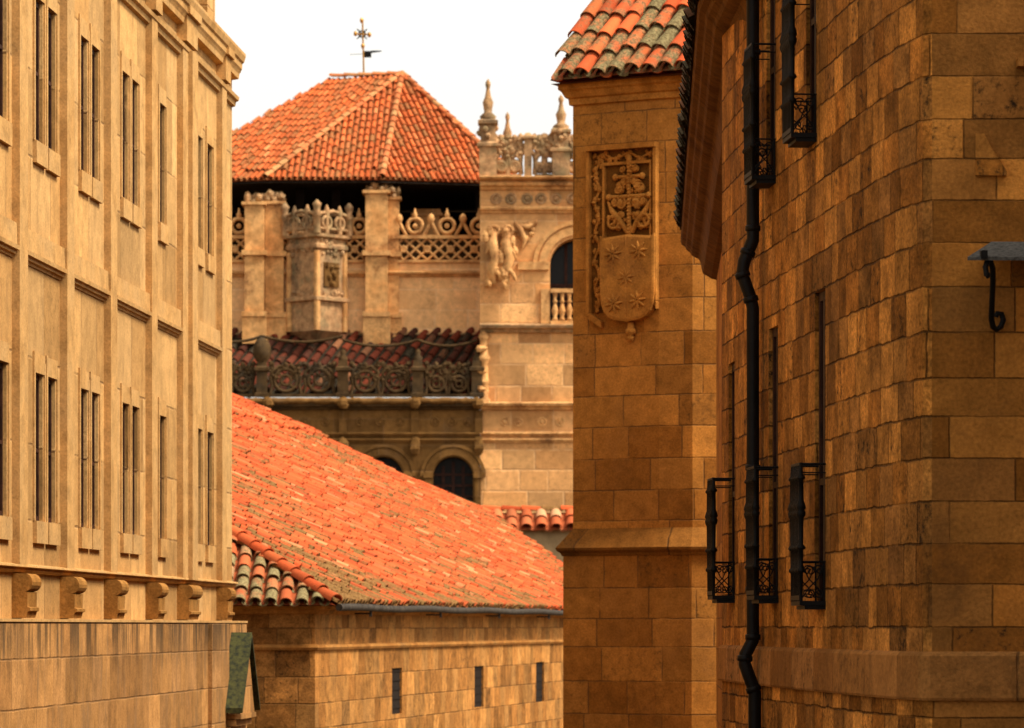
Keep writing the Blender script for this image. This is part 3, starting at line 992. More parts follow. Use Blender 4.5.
# ------------------------------------------------------------------ yard wall with tiled coping
D = 123.5
yard = thing('yard_wall', 'rendered wall with clay tile coping between the orange roof and the palace tower', 'wall', (X(560, D), D, ground(D)))
mb = MB()
mb.box(X(478, D), X(700, D), D, D + 0.7, ground(D) - 1.0, Z(527, D))
mb.build('wall', M['render'], yard)
mb = MB()
oz = Z(530, D - 0.3)
O2 = Vector((X(482, D), D - 0.3, oz))
s2 = Vector((0, 0.85, 0.52)).normalized()
pl = [(0, 0), (X(700, D) - X(482, D), 0), (X(700, D) - X(482, D), 1.1), (0, 1.1)]
mb.face([O2 + Vector((a, 0, 0)) + s2 * b for a, b in pl], col=(.2, .3, .2))
tiles(mb, O2, Vector((1, 0, 0)), s2, pl, 0.47, 0.55, 0.19, random.Random(8), seg=8, lich=0.1)
mb.face([O2 + Vector((0, 0.3, -.02)), O2 + Vector((pl[1][0], 0.3, -.02)), O2 + Vector((pl[1][0], 1.3, .45)), O2 + Vector((0, 1.3, .45))], col=(.2, .3, .2))
tc = mb.build('tile_coping', M['tile_old'], yard)
mb = MB()
pr0 = O2 + s2 * 1.1
cap_row(mb, pr0 + Vector((0, 0, .05)), pr0 + Vector((pl[1][0], 0, .05)), 0.15, 0.6, random.Random(3), 0.05)
mb.build('ridge_cap', M['tile_bright'], tc)

# ------------------------------------------------------------------ palace
palace = thing('renaissance_palace', 'ornate golden palace with crested tower, red pyramidal roof and weathervane behind the orange roof', 'palace', (X(430, 136), 136, ground(136)))
gz = ground(136) - 1.5
# --- right tower block
DT = 134.0
TP = Path([(X(480, DT), DT), (X(720, DT), DT)], 1)
tu = lambda px: X(px, DT) - X(480, DT)
tz = lambda py: Z(py, DT)
mb = MB()
op = (tu(550), tu(604), tz(324), tz(238), True)
wall(mb, TP, gz, tz(181), [op], reveal=0.9)
xl_, xr_ = X(480, DT), X(720, DT)
for x_ in (xl_, xr_):
    mb.face([(x_, DT, gz), (x_, DT + 9, gz), (x_, DT + 9, tz(181)), (x_, DT, tz(181))])
mb.face([(xl_, DT + 9, gz), (xr_, DT + 9, gz), (xr_, DT + 9, tz(181)), (xl_, DT + 9, tz(181))])
mb.face([(xl_, DT, tz(181)), (xr_, DT, tz(181)), (xr_, DT + 9, tz(181)), (xl_, DT + 9, tz(181))])
tb = mb.build('tower_wall', M['palace'], palace)
mb = MB()
mb.face([TP.at(op[0], op[2], -0.89), TP.at(op[1], op[2], -0.89), TP.at(op[1], op[3], -0.89), TP.at(op[0], op[3], -0.89)])
w_ = mb.build('window', M['glass'], palace)
mb = MB()
for uu in (0.3, 0.6):
    c = op[0] + (op[1] - op[0]) * uu
    pbox(mb, TP, c - 0.05, c + 0.05, op[2], op[3] - 0.1, -0.88, -0.8)
pbox(mb, TP, op[0], op[1], tz(285), tz(282), -0.87, -0.79)
mb.build('frame', M['wood'], w_)
# mouldings
def mould(name, path, zlo, zhi, out, mat, par, u0=0.0, u1=None):
    mb = MB()
    hh = zhi - zlo
    sweep(mb, path, [(-0.05, zlo), (out * 0.35, zlo + hh * 0.05), (out * 0.5, zlo + hh * 0.4), (out * 0.9, zlo + hh * 0.55), (out, zlo + hh * 0.9), (out * 0.95, zhi), (-0.05, zhi + 0.05)], u0, u1)
    return mb.build(name, mat, par)
TPe = Path([(X(478, DT), DT + 8), (X(478, DT), DT - 0.0), (X(720, DT), DT)], 1)
def tmould(name, ylo, yhi, out, mat):
    return mould(name, TP, tz(ylo), tz(yhi), out, mat, tb, -0.2 if False else 0.0, TP.L)
tmould('cornice', 190, 183, 0.30, M['palace_trim'])
tmould('cornice_slab', 183, 177.5, 0.5, M['palace_trim'])
tmould('string_course', 213.5, 207.5, 0.2, M['palace_trim'])
tmould('balcony_ledge', 333, 325, 0.35, M['palace_grey'])
tmould('string_course', 410, 403, 0.30, M['palace_trim'])
tmould('string_course', 436.5, 433, 0.14, M['palace_trim'])
tmould('string_course', 443, 439, 0.12, M['palace_trim'])
# frieze medallions
for px in (496, 511, 527, 541, 556, 572, 588):
    mb = MB()
    c = P(px, 199, DT)
    mb.ring(c + Vector((0, 0.02, 0)), 0.16, 0.06, 12, 5)
    mb.blob(c, 0.1, 0.08, 0.1, random.Random(px), 6, 4)
    mb.build('medallion', M['palace_grey'], tb)
for px in (505, 518, 542, 560, 577):
    mb = MB()
    mb.ring(P(px, 422, DT + .03), 0.14, 0.055, 10, 5)
    mb.blob(P(px, 422, DT), .08, .06, .1, random.Random(px), 6, 4, .25)
    mb.build('medallion', M['palace_trim'], tb)
# archivolt and impost
mb = MB()
ca = P(577, 265, DT)
for R_, dd, wr in ((1.17, 0.06, 0.14), (1.44, 0.10, 0.07)):
    n = 20
    for i in range(n):
        a, b = math.pi * i / n, math.pi * (i + 1) / n
        q = []
        for ang in (a, b):
            for rr in (R_ - wr, R_ + wr):
                q.append((ca.x + rr * math.cos(ang), ca.z + rr * math.sin(ang)))
        mb.hexa([(q[0][0], DT - dd, q[0][1]), (q[1][0], DT - dd, q[1][1]), (q[1][0], DT + .02, q[1][1]), (q[0][0], DT + .02, q[0][1]),
                 (q[2][0], DT - dd, q[2][1]), (q[3][0], DT - dd, q[3][1]), (q[3][0], DT + .02, q[3][1]), (q[2][0], DT + .02, q[2][1])])
mb.build('archivolt', M['palace_trim'], tb)
mb = MB()
pbox(mb, TP, tu(518), tu(549), tz(270), tz(262), -0.02, 0.16)
mb.build('impost', M['palace_trim'], tb)
mb = MB()
pbox(mb, TP, tu(541), tu(549.5), tz(324), tz(289), -0.02, 0.14)
mb.build('jamb', M['palace_trim'], tb)
# balustrade in the arch
mb = MB()
pbox(mb, TP, tu(550.5), tu(603), tz(293), tz(289), 0.02, 0.2)
pbox(mb, TP, tu(550.5), tu(603), tz(324.5), tz(321), 0.02, 0.2)
bal = mb.build('balustrade', M['palace_trim'], palace)
bprof = [(0.05, 0), (0.10, 0.02), (0.10, 0.08), (0.06, 0.12), (0.11, 0.28), (0.12, 0.36), (0.06, 0.55), (0.05, 0.62), (0.10, 0.66), (0.05, 0.72), (0.08, 0.9), (0.1, 0.94)]
for i in range(7):
    px = 555 + i * 7.2
    c = P(px, 321, DT)
    mb = MB()
    mb.lathe([(r, z * 1.0) for r, z in bprof], (c.x, DT - 0.11, c.z), 8)
    mb.build('column', M['palace_trim'], tb)
# corner carving with beasts and shield
mb = MB()
r_ = random.Random(11)
for px0, wdx in ((494, 6), (508, 6)):
    for i in range(34):
        f = i / 33
        py = 230 + 55 * f
        px = px0 + wdx * math.sin(f * 7 + px0) + r_.uniform(-2.5, 2.5)
        q = r_.uniform(.07, .15)
        mb.blob(P(px, py, DT - 0.12 - r_.uniform(0, .22)), q, q, q * r_.uniform(.9, 1.7), r_, 7, 5, 0.25)
    mb.tube([P(px0, 232, DT - .2), P(px0 - 2, 243, DT - .3), P(px0 + 2, 258, DT - .3), P(px0 - 3, 272, DT - .28), P(px0, 284, DT - .15)], [.10, .2, .17, .16, .08], 8)
    for dx, py in ((-5, 247), (5, 252), (-4, 268), (5, 274)):
        mb.tube([P(px0, py - 5, DT - .3), P(px0 + dx, py, DT - .36), P(px0 + dx * 1.5, py + 6, DT - .25)], [.09, .08, .05], 6)
    mb.ring(P(px0, 231, DT - .22), .16, .07, 9, 6)
mb.blob(P(501, 258, DT - 0.1), 0.2, 0.16, 0.55, r_, 10, 7, 0.1)
for i in range(16):
    f = i / 15
    q = r_.uniform(.06, .11)
    mb.blob(P(516 + 20 * f + r_.uniform(-2, 2), 229 - 7 * f + 13 * math.sin(f * 3.1) * (i % 2), DT - .1), q, q, q, r_, 6, 4, .25)
mb.tube([P(515, 222, DT - .1), P(520, 229, DT - .15), P(525, 240, DT - .15), P(522, 248, DT - .1)], [.07, .12, .1, .04], 7)
mb.tube([P(519, 226, DT - .1), P(529, 227, DT - .15), P(537, 222, DT - .1)], [.08, .1, .04], 7)
mb.build('carved_beasts', M['palace_trim'], tb)
# corner colonnette by the lower roof
mb = MB()
c = P(484, 404, DT)
mb.lathe([(.22, 0), (.22, .15), (.16, .2), (.15, .7), (.19, .75), (.15, .8), (.14, 1.4), (.2, 1.5), (.22, 1.6), (.14, 1.7), (.14, 2.2), (.2, 2.3), (.1, 2.5)], (c.x, DT - 0.05, c.z), 8)
for zz in (.5, 1.1, 1.9):
    mb.blob((c.x - .1, DT - .15, c.z + zz), .2, .15, .14, r_, 7, 4, .25)
mb.build('colonnette', M['palace_trim'], tb)

def crest_panel(mb, x0, x1, y, zlo, zhi, r):
    """openwork of a ring between scrolls"""
    w = x1 - x0
    h = zhi - zlo
    cx = (x0 + x1) / 2
    mb.box(x0, x1, y - 0.09, y + 0.09, zlo, zlo + h * 0.09)
    R_ = min(w * 0.34, h * 0.36)
    cz = zlo + h * 0.1 + R_ + r
    mb.ring((cx, y, cz), R_, r, 14, 6)
    mb.ring((cx, y, cz), R_ * 0.45, r * 0.8, 10, 6)
    for a in range(4):
        an = math.pi / 4 + a * math.pi / 2
        mb.tube([(cx + R_ * .4 * math.cos(an), y, cz + R_ * .4 * math.sin(an)), (cx + R_ * math.cos(an), y, cz + R_ * math.sin(an))], r * 0.7, 5)
    for s_ in (-1, 1):
        mb.tube(scroll_pts((cx + s_ * w * 0.27, y, zlo + h * 0.74), h * 0.18, 1.2, -math.pi / 2, s_, 14), r * 0.85, 6)
        mb.tube([(cx + s_ * w * 0.47, y, zlo + h * .08), (cx + s_ * w * 0.40, y, zlo + h * .35), (cx + s_ * w * 0.46, y, zlo + h * .62)], r * 0.9, 6)
    rj = random.Random(int(cx * 991))
    for s_ in (-1, 1):
        for (fx, fz, rr_) in ((.40, .60, .09), (.12, .80, .07), (.38, .92, .07), (.24, .56, .06)):
            mb.tube(scroll_pts((cx + s_ * w * (fx + rj.uniform(-.03, .03)), y, zlo + h * (fz + rj.uniform(-.03, .03))), h * rr_, 1.1, rj.uniform(0, 6), s_, 10), r * 0.7, 5)
        for k in range(5):
            mb.blob((cx + s_ * w * rj.uniform(.05, .46), y - r * .5, zlo + h * rj.uniform(.5, 1.0)), r * 1.1, r, r * 1.1, rj, 6, 4, .3)
        mb.blob((cx + s_ * w * .44, y, zlo + h * 1.0), r * 1.5, r * 1.2, r * 1.6, rj, 6, 4, .2)
    mb.tube([(cx - w * .45, y, zlo + h * .70), (cx - w * .2, y, zlo + h * .93), (cx, y, zlo + h * .86), (cx + w * .2, y, zlo + h * .93), (cx + w * .45, y, zlo + h * .70)], r, 6)
    mb.blob((cx, y, zlo + h * .97), r * 1.4, r * 1.3, r * 1.7, random.Random(int(cx * 77)), 7, 5, .1)

def pinnacle(base, hgt, wd, mat, par, name='pinnacle'):
    mb = MB()
    b = Vector(base)
    H_ = hgt
    mb.sqlathe([(wd, 0), (wd, H_ * .30), (wd * 1.25, H_ * .31), (wd * 1.25, H_ * .34), (wd * .85, H_ * .36), (wd * .85, H_ * .52), (wd * 1.15, H_ * .54), (wd * 1.15, H_ * .57), (wd * .7, H_ * .59)], b)
    mb.lathe([(wd * .8, H_ * .58), (wd * .95, H_ * .62), (wd * .45, H_ * .66), (wd * .5, H_ * .70), (wd * .62, H_ * .76), (wd * .35, H_ * .82), (wd * .2, H_ * .9), (wd * .3, H_ * .93), (wd * .3, H_ * .96), (0.01, H_)], b, 8)
    rr = random.Random(int(b.x * 100))
    for k in range(14):
        a = rr.uniform(0, 6.28)
        mb.blob(b + Vector((math.cos(a) * wd, math.sin(a) * wd, H_ * rr.uniform(.3, .62))), wd * .35, wd * .35, wd * .4, rr, 6, 4, .2)
    return mb.build(name, mat, par)
zc = tz(178)
posts = [488, 528, 561, 596, 632, 668]
for a, b in zip(posts, posts[1:]):
    for k in range(2 if b - a > 36 else 2):
        xa = X(a, DT) + 0.22 + (X(b, DT) - X(a, DT) - 0.44) * k / 2
        xb_ = X(a, DT) + 0.22 + (X(b, DT) - X(a, DT) - 0.44) * (k + 1) / 2
        mb = MB()
        crest_panel(mb, xa, xb_, DT - 0.05, zc, tz(138), 0.095)
        mb.build('crest_panel', M['palace_grey'], tb)
for px in posts:
    if px in (488, 561, 632):
        pinnacle((X(px, DT), DT - 0.05, zc), tz(79 if px == 488 else 95) - zc, 0.30, M['palace_grey'], tb)
    else:
        mb = MB()
        mb.sqlathe([(.13, 0), (.13, tz(140) - zc), (.2, tz(139) - zc), (.2, tz(137) - zc), (.06, tz(133) - zc)], (X(px, DT), DT - 0.05, zc))
        mb.build('crest_post', M['palace_grey'], tb)
pinnacle((X(507.5, DT + 7), DT + 7, zc), (Z(112, DT + 7) - zc), 0.27, M['palace_grey'], tb)
# crest along the sides and back of the tower top
for yy in (DT + 2, DT + 4, DT + 6):
    for x_ in (xl_ + .2, xr_ - .2):
        mb = MB()
        mb.sqlathe([(.12, 0), (.12, 1.0), (.2, 1.05), (.05, 1.3)], (x_, yy, zc))
        mb.build('crest_post', M['palace_grey'], tb)

# --- lower wing with loggia arches
DL = 134.0
LWP = Path([(X(60, DL), DL), (X(479.9, DL), DL)], 1)
wu = lambda px: X(px, DL) - X(60, DL)
wz = lambda py: Z(py, DL)
arches = [433, 363, 293, 223, 153]
aops = [(wu(a), wu(a + 40), wz(540), wz(456.5), True) for a in arches]
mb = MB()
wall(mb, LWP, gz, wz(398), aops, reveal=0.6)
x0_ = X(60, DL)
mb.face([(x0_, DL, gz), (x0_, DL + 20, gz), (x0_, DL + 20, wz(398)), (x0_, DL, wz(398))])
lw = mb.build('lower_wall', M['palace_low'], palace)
for (ua, ub, za, zb, _) in aops:
    mb = MB()
    mb.face([LWP.at(ua, za, -0.59), LWP.at(ub, za, -0.59), LWP.at(ub, zb, -0.59), LWP.at(ua, zb, -0.59)])
    w_ = mb.build('window', M['glass'], palace)
    mb = MB()
    for k in range(1, 4):
        c = ua + (ub - ua) * k / 4
        pbox(mb, LWP, c - .05, c + .05, za, zb - (0.15 if k == 2 else 0.3), -0.58, -0.5)
    for k in range(1, 7):
        z_ = za + (zb - 0.6 - za) * k / 6
        pbox(mb, LWP, ua + .01, ub - .01, z_ - .04, z_ + .04, -0.575, -0.51)
    mb.build('frame', M['wood'], w_)
    mb = MB()
    cu, r0_ = (ua + ub) / 2, (ub - ua) / 2
    for R_, dd, wr in ((r0_ + .17, .05, .12), (r0_ + .38, .08, .06)):
        n = 16
        cc = LWP.at(cu, zb - r0_)
        for i in range(n):
            a, b = math.pi * i / n, math.pi * (i + 1) / n
            q = [(cc.x + rr * math.cos(ang), cc.z + rr * math.sin(ang)) for ang in (a, b) for rr in (R_ - wr, R_ + wr)]
            mb.hexa([(q[0][0], DL - dd, q[0][1]), (q[1][0], DL - dd, q[1][1]), (q[1][0], DL + .02, q[1][1]), (q[0][0], DL + .02, q[0][1]),
                     (q[2][0], DL - dd, q[2][1]), (q[3][0], DL - dd, q[3][1]), (q[3][0], DL + .02, q[3][1]), (q[2][0], DL + .02, q[2][1])])
    for s_ in (ua - 0.32, ub + 0.02):
        pbox(mb, LWP, s_, s_ + 0.3, wz(478), wz(473), -.02, .14)
        pbox(mb, LWP, s_ + .05, s_ + .25, wz(540), wz(478.2), -.02, .08)
    mb.build('archivolt', M['palace_low'], w_)
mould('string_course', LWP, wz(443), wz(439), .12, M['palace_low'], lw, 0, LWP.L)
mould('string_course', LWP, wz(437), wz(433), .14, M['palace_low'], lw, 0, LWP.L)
mould('cornice', LWP, wz(410), wz(404), .3, M['palace_dark'], lw, 0, LWP.L)
mb = MB()
gpts = []
rr = random.Random(4)
n = 90
for i in range(n + 1):
    q = LWP.at(LWP.L * i / n, wz(401.5) + rr.uniform(-.02, .02), .28)
    gpts.append(q)
mb.tube(gpts, [0.10 + rr.uniform(-.015, .02) for _ in gpts], 7)
for px in (268, 343, 415, 478):
    mb.blob(P(px, 403, DL - .32), .22, .16, .2, rr, 7, 5, .2)
mb.build('gutter', M['palace_low'], lw)
for px in (268, 343, 415, 479):
    mb = MB()
    pbox(mb, LWP, wu(px) - .13, wu(px) + .13, wz(433), wz(411), -.02, .13)
    mb.blob(P(px, 446, DL - .1), .2, .16, .3, rr, 8, 5, .2)
    mb.build('console', M['palace_low'], lw)
for px in (255, 285, 305, 325, 360, 380, 400, 435, 452, 468):
    mb = MB()
    mb.ring(P(px, 422, DL + .02), .13, .05, 10, 5)
    mb.blob(P(px, 422, DL), .07, .05, .07, rr, 6, 4, .2)
    mb.build('medallion', M['palace_low'], lw)
# sooty balustrade in front of the sloping tiles
zb0 = wz(397)
peds = [140, 200, 262, 343, 418, 477]
for px in peds:
    mb = MB()
    tall = 336 if px == 262 else (332 if px == 343 else 338)
    mb.sqlathe([(.24, 0), (.24, .12), (.18, .14), (.18, .85), (.25, .9), (.25, 1.0), (.17, 1.05), (.15, 1.25)], (X(px, DL), DL - .05, zb0))
    c = Vector((X(px, DL), DL - .05, zb0 + 1.2))
    if px in (262,):
        mb.lathe([(.2, 0), (.32, .25), (.3, .55), (.2, .75), (.05, .85)], c, 9)
    else:
        mb.lathe([(.14, 0), (.16, .15), (.08, .25), (.1, .35), (.03, .45)], c, 8)
    mb.build('pedestal', M['palace_dark'], lw)
for a, b in zip(peds, peds[1:]):
    n = max(1, round((b - a) / 36))
    for k in range(n):
        xa = X(a, DL) + .24 + (X(b, DL) - X(a, DL) - .48) * k / n
        xb_ = X(a, DL) + .24 + (X(b, DL) - X(a, DL) - .48) * (k + 1) / n
        mb = MB()
        crest_panel(mb, xa, xb_, DL - .05, zb0, wz(364), .065)
        mb.build('crest_panel', M['palace_dark'], lw)
# swagged rail between the pedestal urns
mb = MB()
for a, b in zip(peds[:-1], peds[1:]):
    pts = []
    for i in range(9):
        t_ = i / 8
        pts.append(P(a + (b - a) * t_, 345 - 6 * (2 * t_ - 1) ** 2 - (3 if b < 350 else -1), DL + .0))
    mb.tube(pts, .05, 6)
mb.build('swag_rail', M['palace_dark'], lw)
# sloping sooty tiles
DU = 136.6
zr0, zr1 = wz(394), Z(333, DU)
O3 = Vector((X(60, DL), DL + .3, zr0))
s3 = Vector((0, DU - DL - .3, zr1 - zr0))
L3 = s3.length
s3n = s3.normalized()
ww = X(480, DL) - X(60, DL)
mb = MB()
pl = [(0, 0), (ww, 0), (ww, L3), (0, L3)]
mb.face([O3 + Vector((a, 0, 0)) + s3n * b for a, b in pl], col=(.1, .9, .1))
ca_, sa_ = math.cos(-.42), math.sin(-.42)
u3 = Vector((1, 0, 0)) * ca_ + s3n * sa_
v3 = s3n * ca_ - Vector((1, 0, 0)) * sa_
pr3 = [(a * ca_ + b * sa_, -a * sa_ + b * ca_) for a, b in pl]
tiles(mb, O3, u3, v3, pr3, 0.36, 0.5, 0.14, random.Random(21), seg=6, lich=0.25)
lr = mb.build('lower_roof', M['tile_sooty'], palace)

# --- upper wing: wall, lattice parapet, open loft under the hipped roof
UP = Path([(X(60, DU), DU), (X(487, DU), DU)], 1)
uu_ = lambda px: X(px, DU) - X(60, DU)
uz = lambda py: Z(py, DU)
mb = MB()
wall(mb, UP, uz(345), uz(262), ())
mb.box(X(60, DU), X(487, DU), DU + .3, DU + 14, uz(268), uz(264))     # loft floor
uw = mb.build('upper_wall', M['palace_pale'], palace)
mould('string_course', UP, uz(277), uz(272), .22, M['palace_trim'], uw, 0, UP.L)
mould('ledge', UP, uz(337), uz(333.5), .18, M['palace_grey'], uw, 0, UP.L)
def lattice(pa, pb, par):
    mb = MB()
    za, zb = uz(262), uz(236)
    pbox(mb, UP, uu_(pa), uu_(pb), zb - .1, zb + .02, -.08, .14)
    pbox(mb, UP, uu_(pa), uu_(pb), za - .02, za + .07, -.08, .12)
    n = max(1, round((pb - pa) / 21))
    w_ = (uu_(pb) - uu_(pa)) / n
    for k in range(n):
        a = uu_(pa) + w_ * k
        c0_, c1_ = za + .06, zb - .08
        m_ = (c0_ + c1_) / 2
        for (p, q) in (((a, c0_), (a + w_, c1_)), ((a, c1_), (a + w_, c0_)),
                       ((a + w_ * .5, c0_), (a + w_ * .0, m_)), ((a + w_ * .5, c1_), (a, m_)), ((a + w_ * .5, c0_), (a + w_, m_)), ((a + w_ * .5, c1_), (a + w_, m_))):
            mb.tube([UP.at(p[0], p[1], 0.02), UP.at(q[0], q[1], 0.02)], .05, 5)
        mb.ring(UP.at(a + w_ * .5, m_, .03), .1, .05, 8, 5)
    o = mb.build('lattice_parapet', M['palace_trim'], palace)
    # finials on top: pyramids with a ball and open rings by turns
    n = max(2, round((pb - pa) / 16))
    for k in range(n):
        px = pa + 7 + (pb - pa - 14) * k / (n - 1)
        c = UP.at(uu_(px), zb + .02, .03)
        mb = MB()
        if k % 2 == 0:
            for s_ in (-1, 1):
                mb.tube([c + Vector((s_ * .26, 0, 0)), c + Vector((s_ * .13, 0, .22)), c + Vector((0, 0, .5))], [.07, .07, .05], 6)
            mb.lathe([(.08, .42), (.1, .48), (.14, .58), (.1, .7), (.03, .76)], c, 8)
        else:
            mb.ring(c + Vector((0, 0, .33)), .26, .075, 12, 6)
            mb.blob(c + Vector((0, 0, .33)), .1, .08, .1, rr, 6, 4, .1)
            mb.lathe([(.06, .62), (.1, .72), (.05, .8), (.02, .95)], c, 8)
        mb.build('finial', M['palace_trim'], o)
    # sunk backing behind the lattice
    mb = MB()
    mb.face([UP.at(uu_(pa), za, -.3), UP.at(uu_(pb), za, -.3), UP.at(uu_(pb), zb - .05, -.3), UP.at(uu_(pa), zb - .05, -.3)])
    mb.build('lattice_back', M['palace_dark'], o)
lattice(392, 486, uw)
lattice(343, 366, uw)
lattice(266, 292, uw)
lattice(180, 246, uw)
# buttress piers
def pier(px0, px1, ytop, proj, cap):
    mb = MB()
    a, b = uu_(px0), uu_(px1)
    pbox(mb, UP, a, b, uz(345), uz(ytop), -.5, proj)
    for y0, y1 in ((257, 252), (318, 313)):
        pbox(mb, UP, a - .1, b + .1, uz(y0), uz(y1), -.45, proj + .12)
    pbox(mb, UP, a - .08, b + .1, uz(345), uz(318.2), -.4, proj + .06)
    pbox(mb, UP, a - .1, b + .08, uz(ytop) + .002, uz(ytop - 3), -.5, proj + .1)
    o = mb.build('buttress', M['palace_trim'], palace)
    mb = MB()
    for k in range(cap * 7):
        q = rr.uniform(.07, .15)
        mb.blob(UP.at((a + b) / 2 + (b - a) * rr.uniform(-.42, .48), uz(ytop - 3 - rr.uniform(0, 8)), rr.uniform(-.4, .3)), q, q, q * rr.uniform(.8, 1.6), rr, 7, 5, .3)
    pbox(mb, UP, a + .08, b - .08, uz(ytop - 3), uz(ytop - 8), -.4, .1)
    mb.build('carved_cap', M['palace_grey'], o)
pier(366, 388, 195, .55, 2)
pier(388.3, 399, 200, .1, 2)
pier(246, 265, 207, .7, 4)
pier(265.5, 284, 205, .25, 3)
# side wing wall strip next to the left pier
# turret set cornerwise
tc_ = P(317, 335, DU - .3)
tb_z = lambda py: Z(py, DU - .3)
def sq(mb, prof, mat):
    mb.sqlathe(prof, (tc_.x, tc_.y, 0), math.pi / 4 + .05)
mb = MB()
hw = 0.72
sq(mb, [(hw * .35, tb_z(342)), (hw * .92, tb_z(332)), (hw * .92, tb_z(303)), (hw * 1.12, tb_z(302)), (hw * 1.12, tb_z(299)), (hw * .95, tb_z(297)), (hw * .95, tb_z(252)), (hw * 1.08, tb_z(250)), (hw * 1.08, tb_z(247)), (hw * .98, tb_z(245)), (hw * .98, tb_z(241)), (hw * 1.18, tb_z(239)), (hw * 1.2, tb_z(236))], None)
tur = mb.build('turret', M['palace_grey'], palace)
ang0 = math.pi / 4 + .05 
cdir = [Vector((math.cos(ang0 + math.pi / 4 + k * math.pi / 2), math.sin(ang0 + math.pi / 4 + k * math.pi / 2), 0)) for k in range(4)]
corners = [Vector((tc_.x, tc_.y, 0)) + d_ * hw * 1.1 * math.sqrt(2) for d_ in cdir]
front_i = min(range(4), key=lambda i: corners[i].y)
mb = MB()
for c in corners:
    mb.lathe([(.13, tb_z(236)), (.13, tb_z(220)), (.17, tb_z(219)), (.1, tb_z(214)), (.13, tb_z(210)), (.16, tb_z(207)), (.03, tb_z(203))], (c.x, c.y, 0), 8)
for k in range(4):
    a, b = corners[k], corners[(k + 1) % 4]
    ax = (b - a).normalized()
    m_ = (a + b) / 2
    w_ = (b - a).length
    for f in (.3, .7):
        q = a.lerp(b, f)
        mb.ring((q.x, q.y, tb_z(225)), .22, .065, 12, 6, ax=ax)
        mb.lathe([(.09, tb_z(236)), (.07, tb_z(219)), (.12, tb_z(214)), (.03, tb_z(207))], (q.x, q.y, 0), 7)
    mb.tube([Vector((a.x, a.y, tb_z(231))), Vector((b.x, b.y, tb_z(231)))], .06, 6)
    mb.tube([Vector((a.x, a.y, tb_z(217))), Vector((m_.x, m_.y, tb_z(213))), Vector((b.x, b.y, tb_z(217)))], .07, 6)
mb.build('crest', M['palace_grey'], tur)
mb = MB()
fr = corners[front_i]
rt = max(corners, key=lambda c: c.x)
ax = (rt - fr).normalized()
nn = Vector((ax.y, -ax.x, 0))
base = (fr + rt) / 2 
base = Vector((tc_.x, tc_.y, 0)) + nn * (hw * .95)
mb.fbox(base - ax * .36 + Vector((0, 0, tb_z(288))) - nn * .03, ax * .72, nn * .08, Vector((0, 0, tb_z(264) - tb_z(288))))
for k in range(12):
    mb.blob(base + ax * rr.uniform(-.28, .28) + nn * .06 + Vector((0, 0, rr.uniform(tb_z(286), tb_z(266)))), .1, .1, .1, rr, 6, 4, .2)
mb.build('carved_shield', M['palace_low'], tur)
mb = MB()
for c in [fr, rt] + [min(corners, key=lambda c: c.x)]:
    q = Vector((tc_.x, tc_.y, 0)) + (c - Vector((tc_.x, tc_.y, 0))) * .86
    mb.lathe([(.11, tb_z(332)), (.11, tb_z(304)), (.11, tb_z(296.5)), (.1, tb_z(253))], (q.x, q.y, 0), 8)
mb.build('corner_shaft', M['palace_trim'], tur)
for k in range(4):
    d_ = Vector((math.cos(ang0 + k * math.pi / 2), math.sin(ang0 + k * math.pi / 2), 0))
    t2 = Vector((-d_.y, d_.x, 0))
    for cnt, ya, yb, off_ in ((26, 240, 256, .99), (30, 293, 299, .98)):
        mb = MB()
        for i in range(cnt):
            q = rr.uniform(.04, .085)
            mb.blob(Vector((tc_.x, tc_.y, 0)) + d_ * hw * off_ + t2 * rr.uniform(-.6, .6) + Vector((0, 0, tb_z(rr.uniform(ya, yb)))), q, q, q * 1.2, rr, 6, 4, .3)
        mb.build('carved_band', M['palace_grey'], tur)
# --- loft interior
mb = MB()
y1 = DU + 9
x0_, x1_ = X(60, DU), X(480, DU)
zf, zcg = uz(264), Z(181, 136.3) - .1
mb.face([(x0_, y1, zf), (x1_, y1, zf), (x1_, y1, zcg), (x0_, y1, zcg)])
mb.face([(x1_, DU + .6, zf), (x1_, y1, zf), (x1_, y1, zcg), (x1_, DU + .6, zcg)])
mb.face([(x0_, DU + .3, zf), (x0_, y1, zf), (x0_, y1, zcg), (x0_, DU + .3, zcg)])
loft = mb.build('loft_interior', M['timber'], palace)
mb = MB()
for px in (300, 336, 379, 480):
    c = P(px, 262, DU + 1.2)
    mb = MB()
    mb.box(c.x - .15, c.x + .15, c.y, c.y + .3, zf, zcg)
    mb.build('loft_post', M['timber'], loft)
mb = MB()
c = P(427, 262, DU + 2.0)
mb.box(c.x - .45, c.x + .45, c.y, c.y + .8, zf, Z(216, DU + 2))
mb.box(c.x - .56, c.x + .56, c.y - .1, c.y + .9, Z(216, DU + 2) + .003, Z(213, DU + 2))
mb.box(c.x - .48, c.x + .48, c.y - .04, c.y + .84, Z(213, DU + 2) + .003, Z(209, DU + 2))
mb.build('chimney', M['palace'], palace)
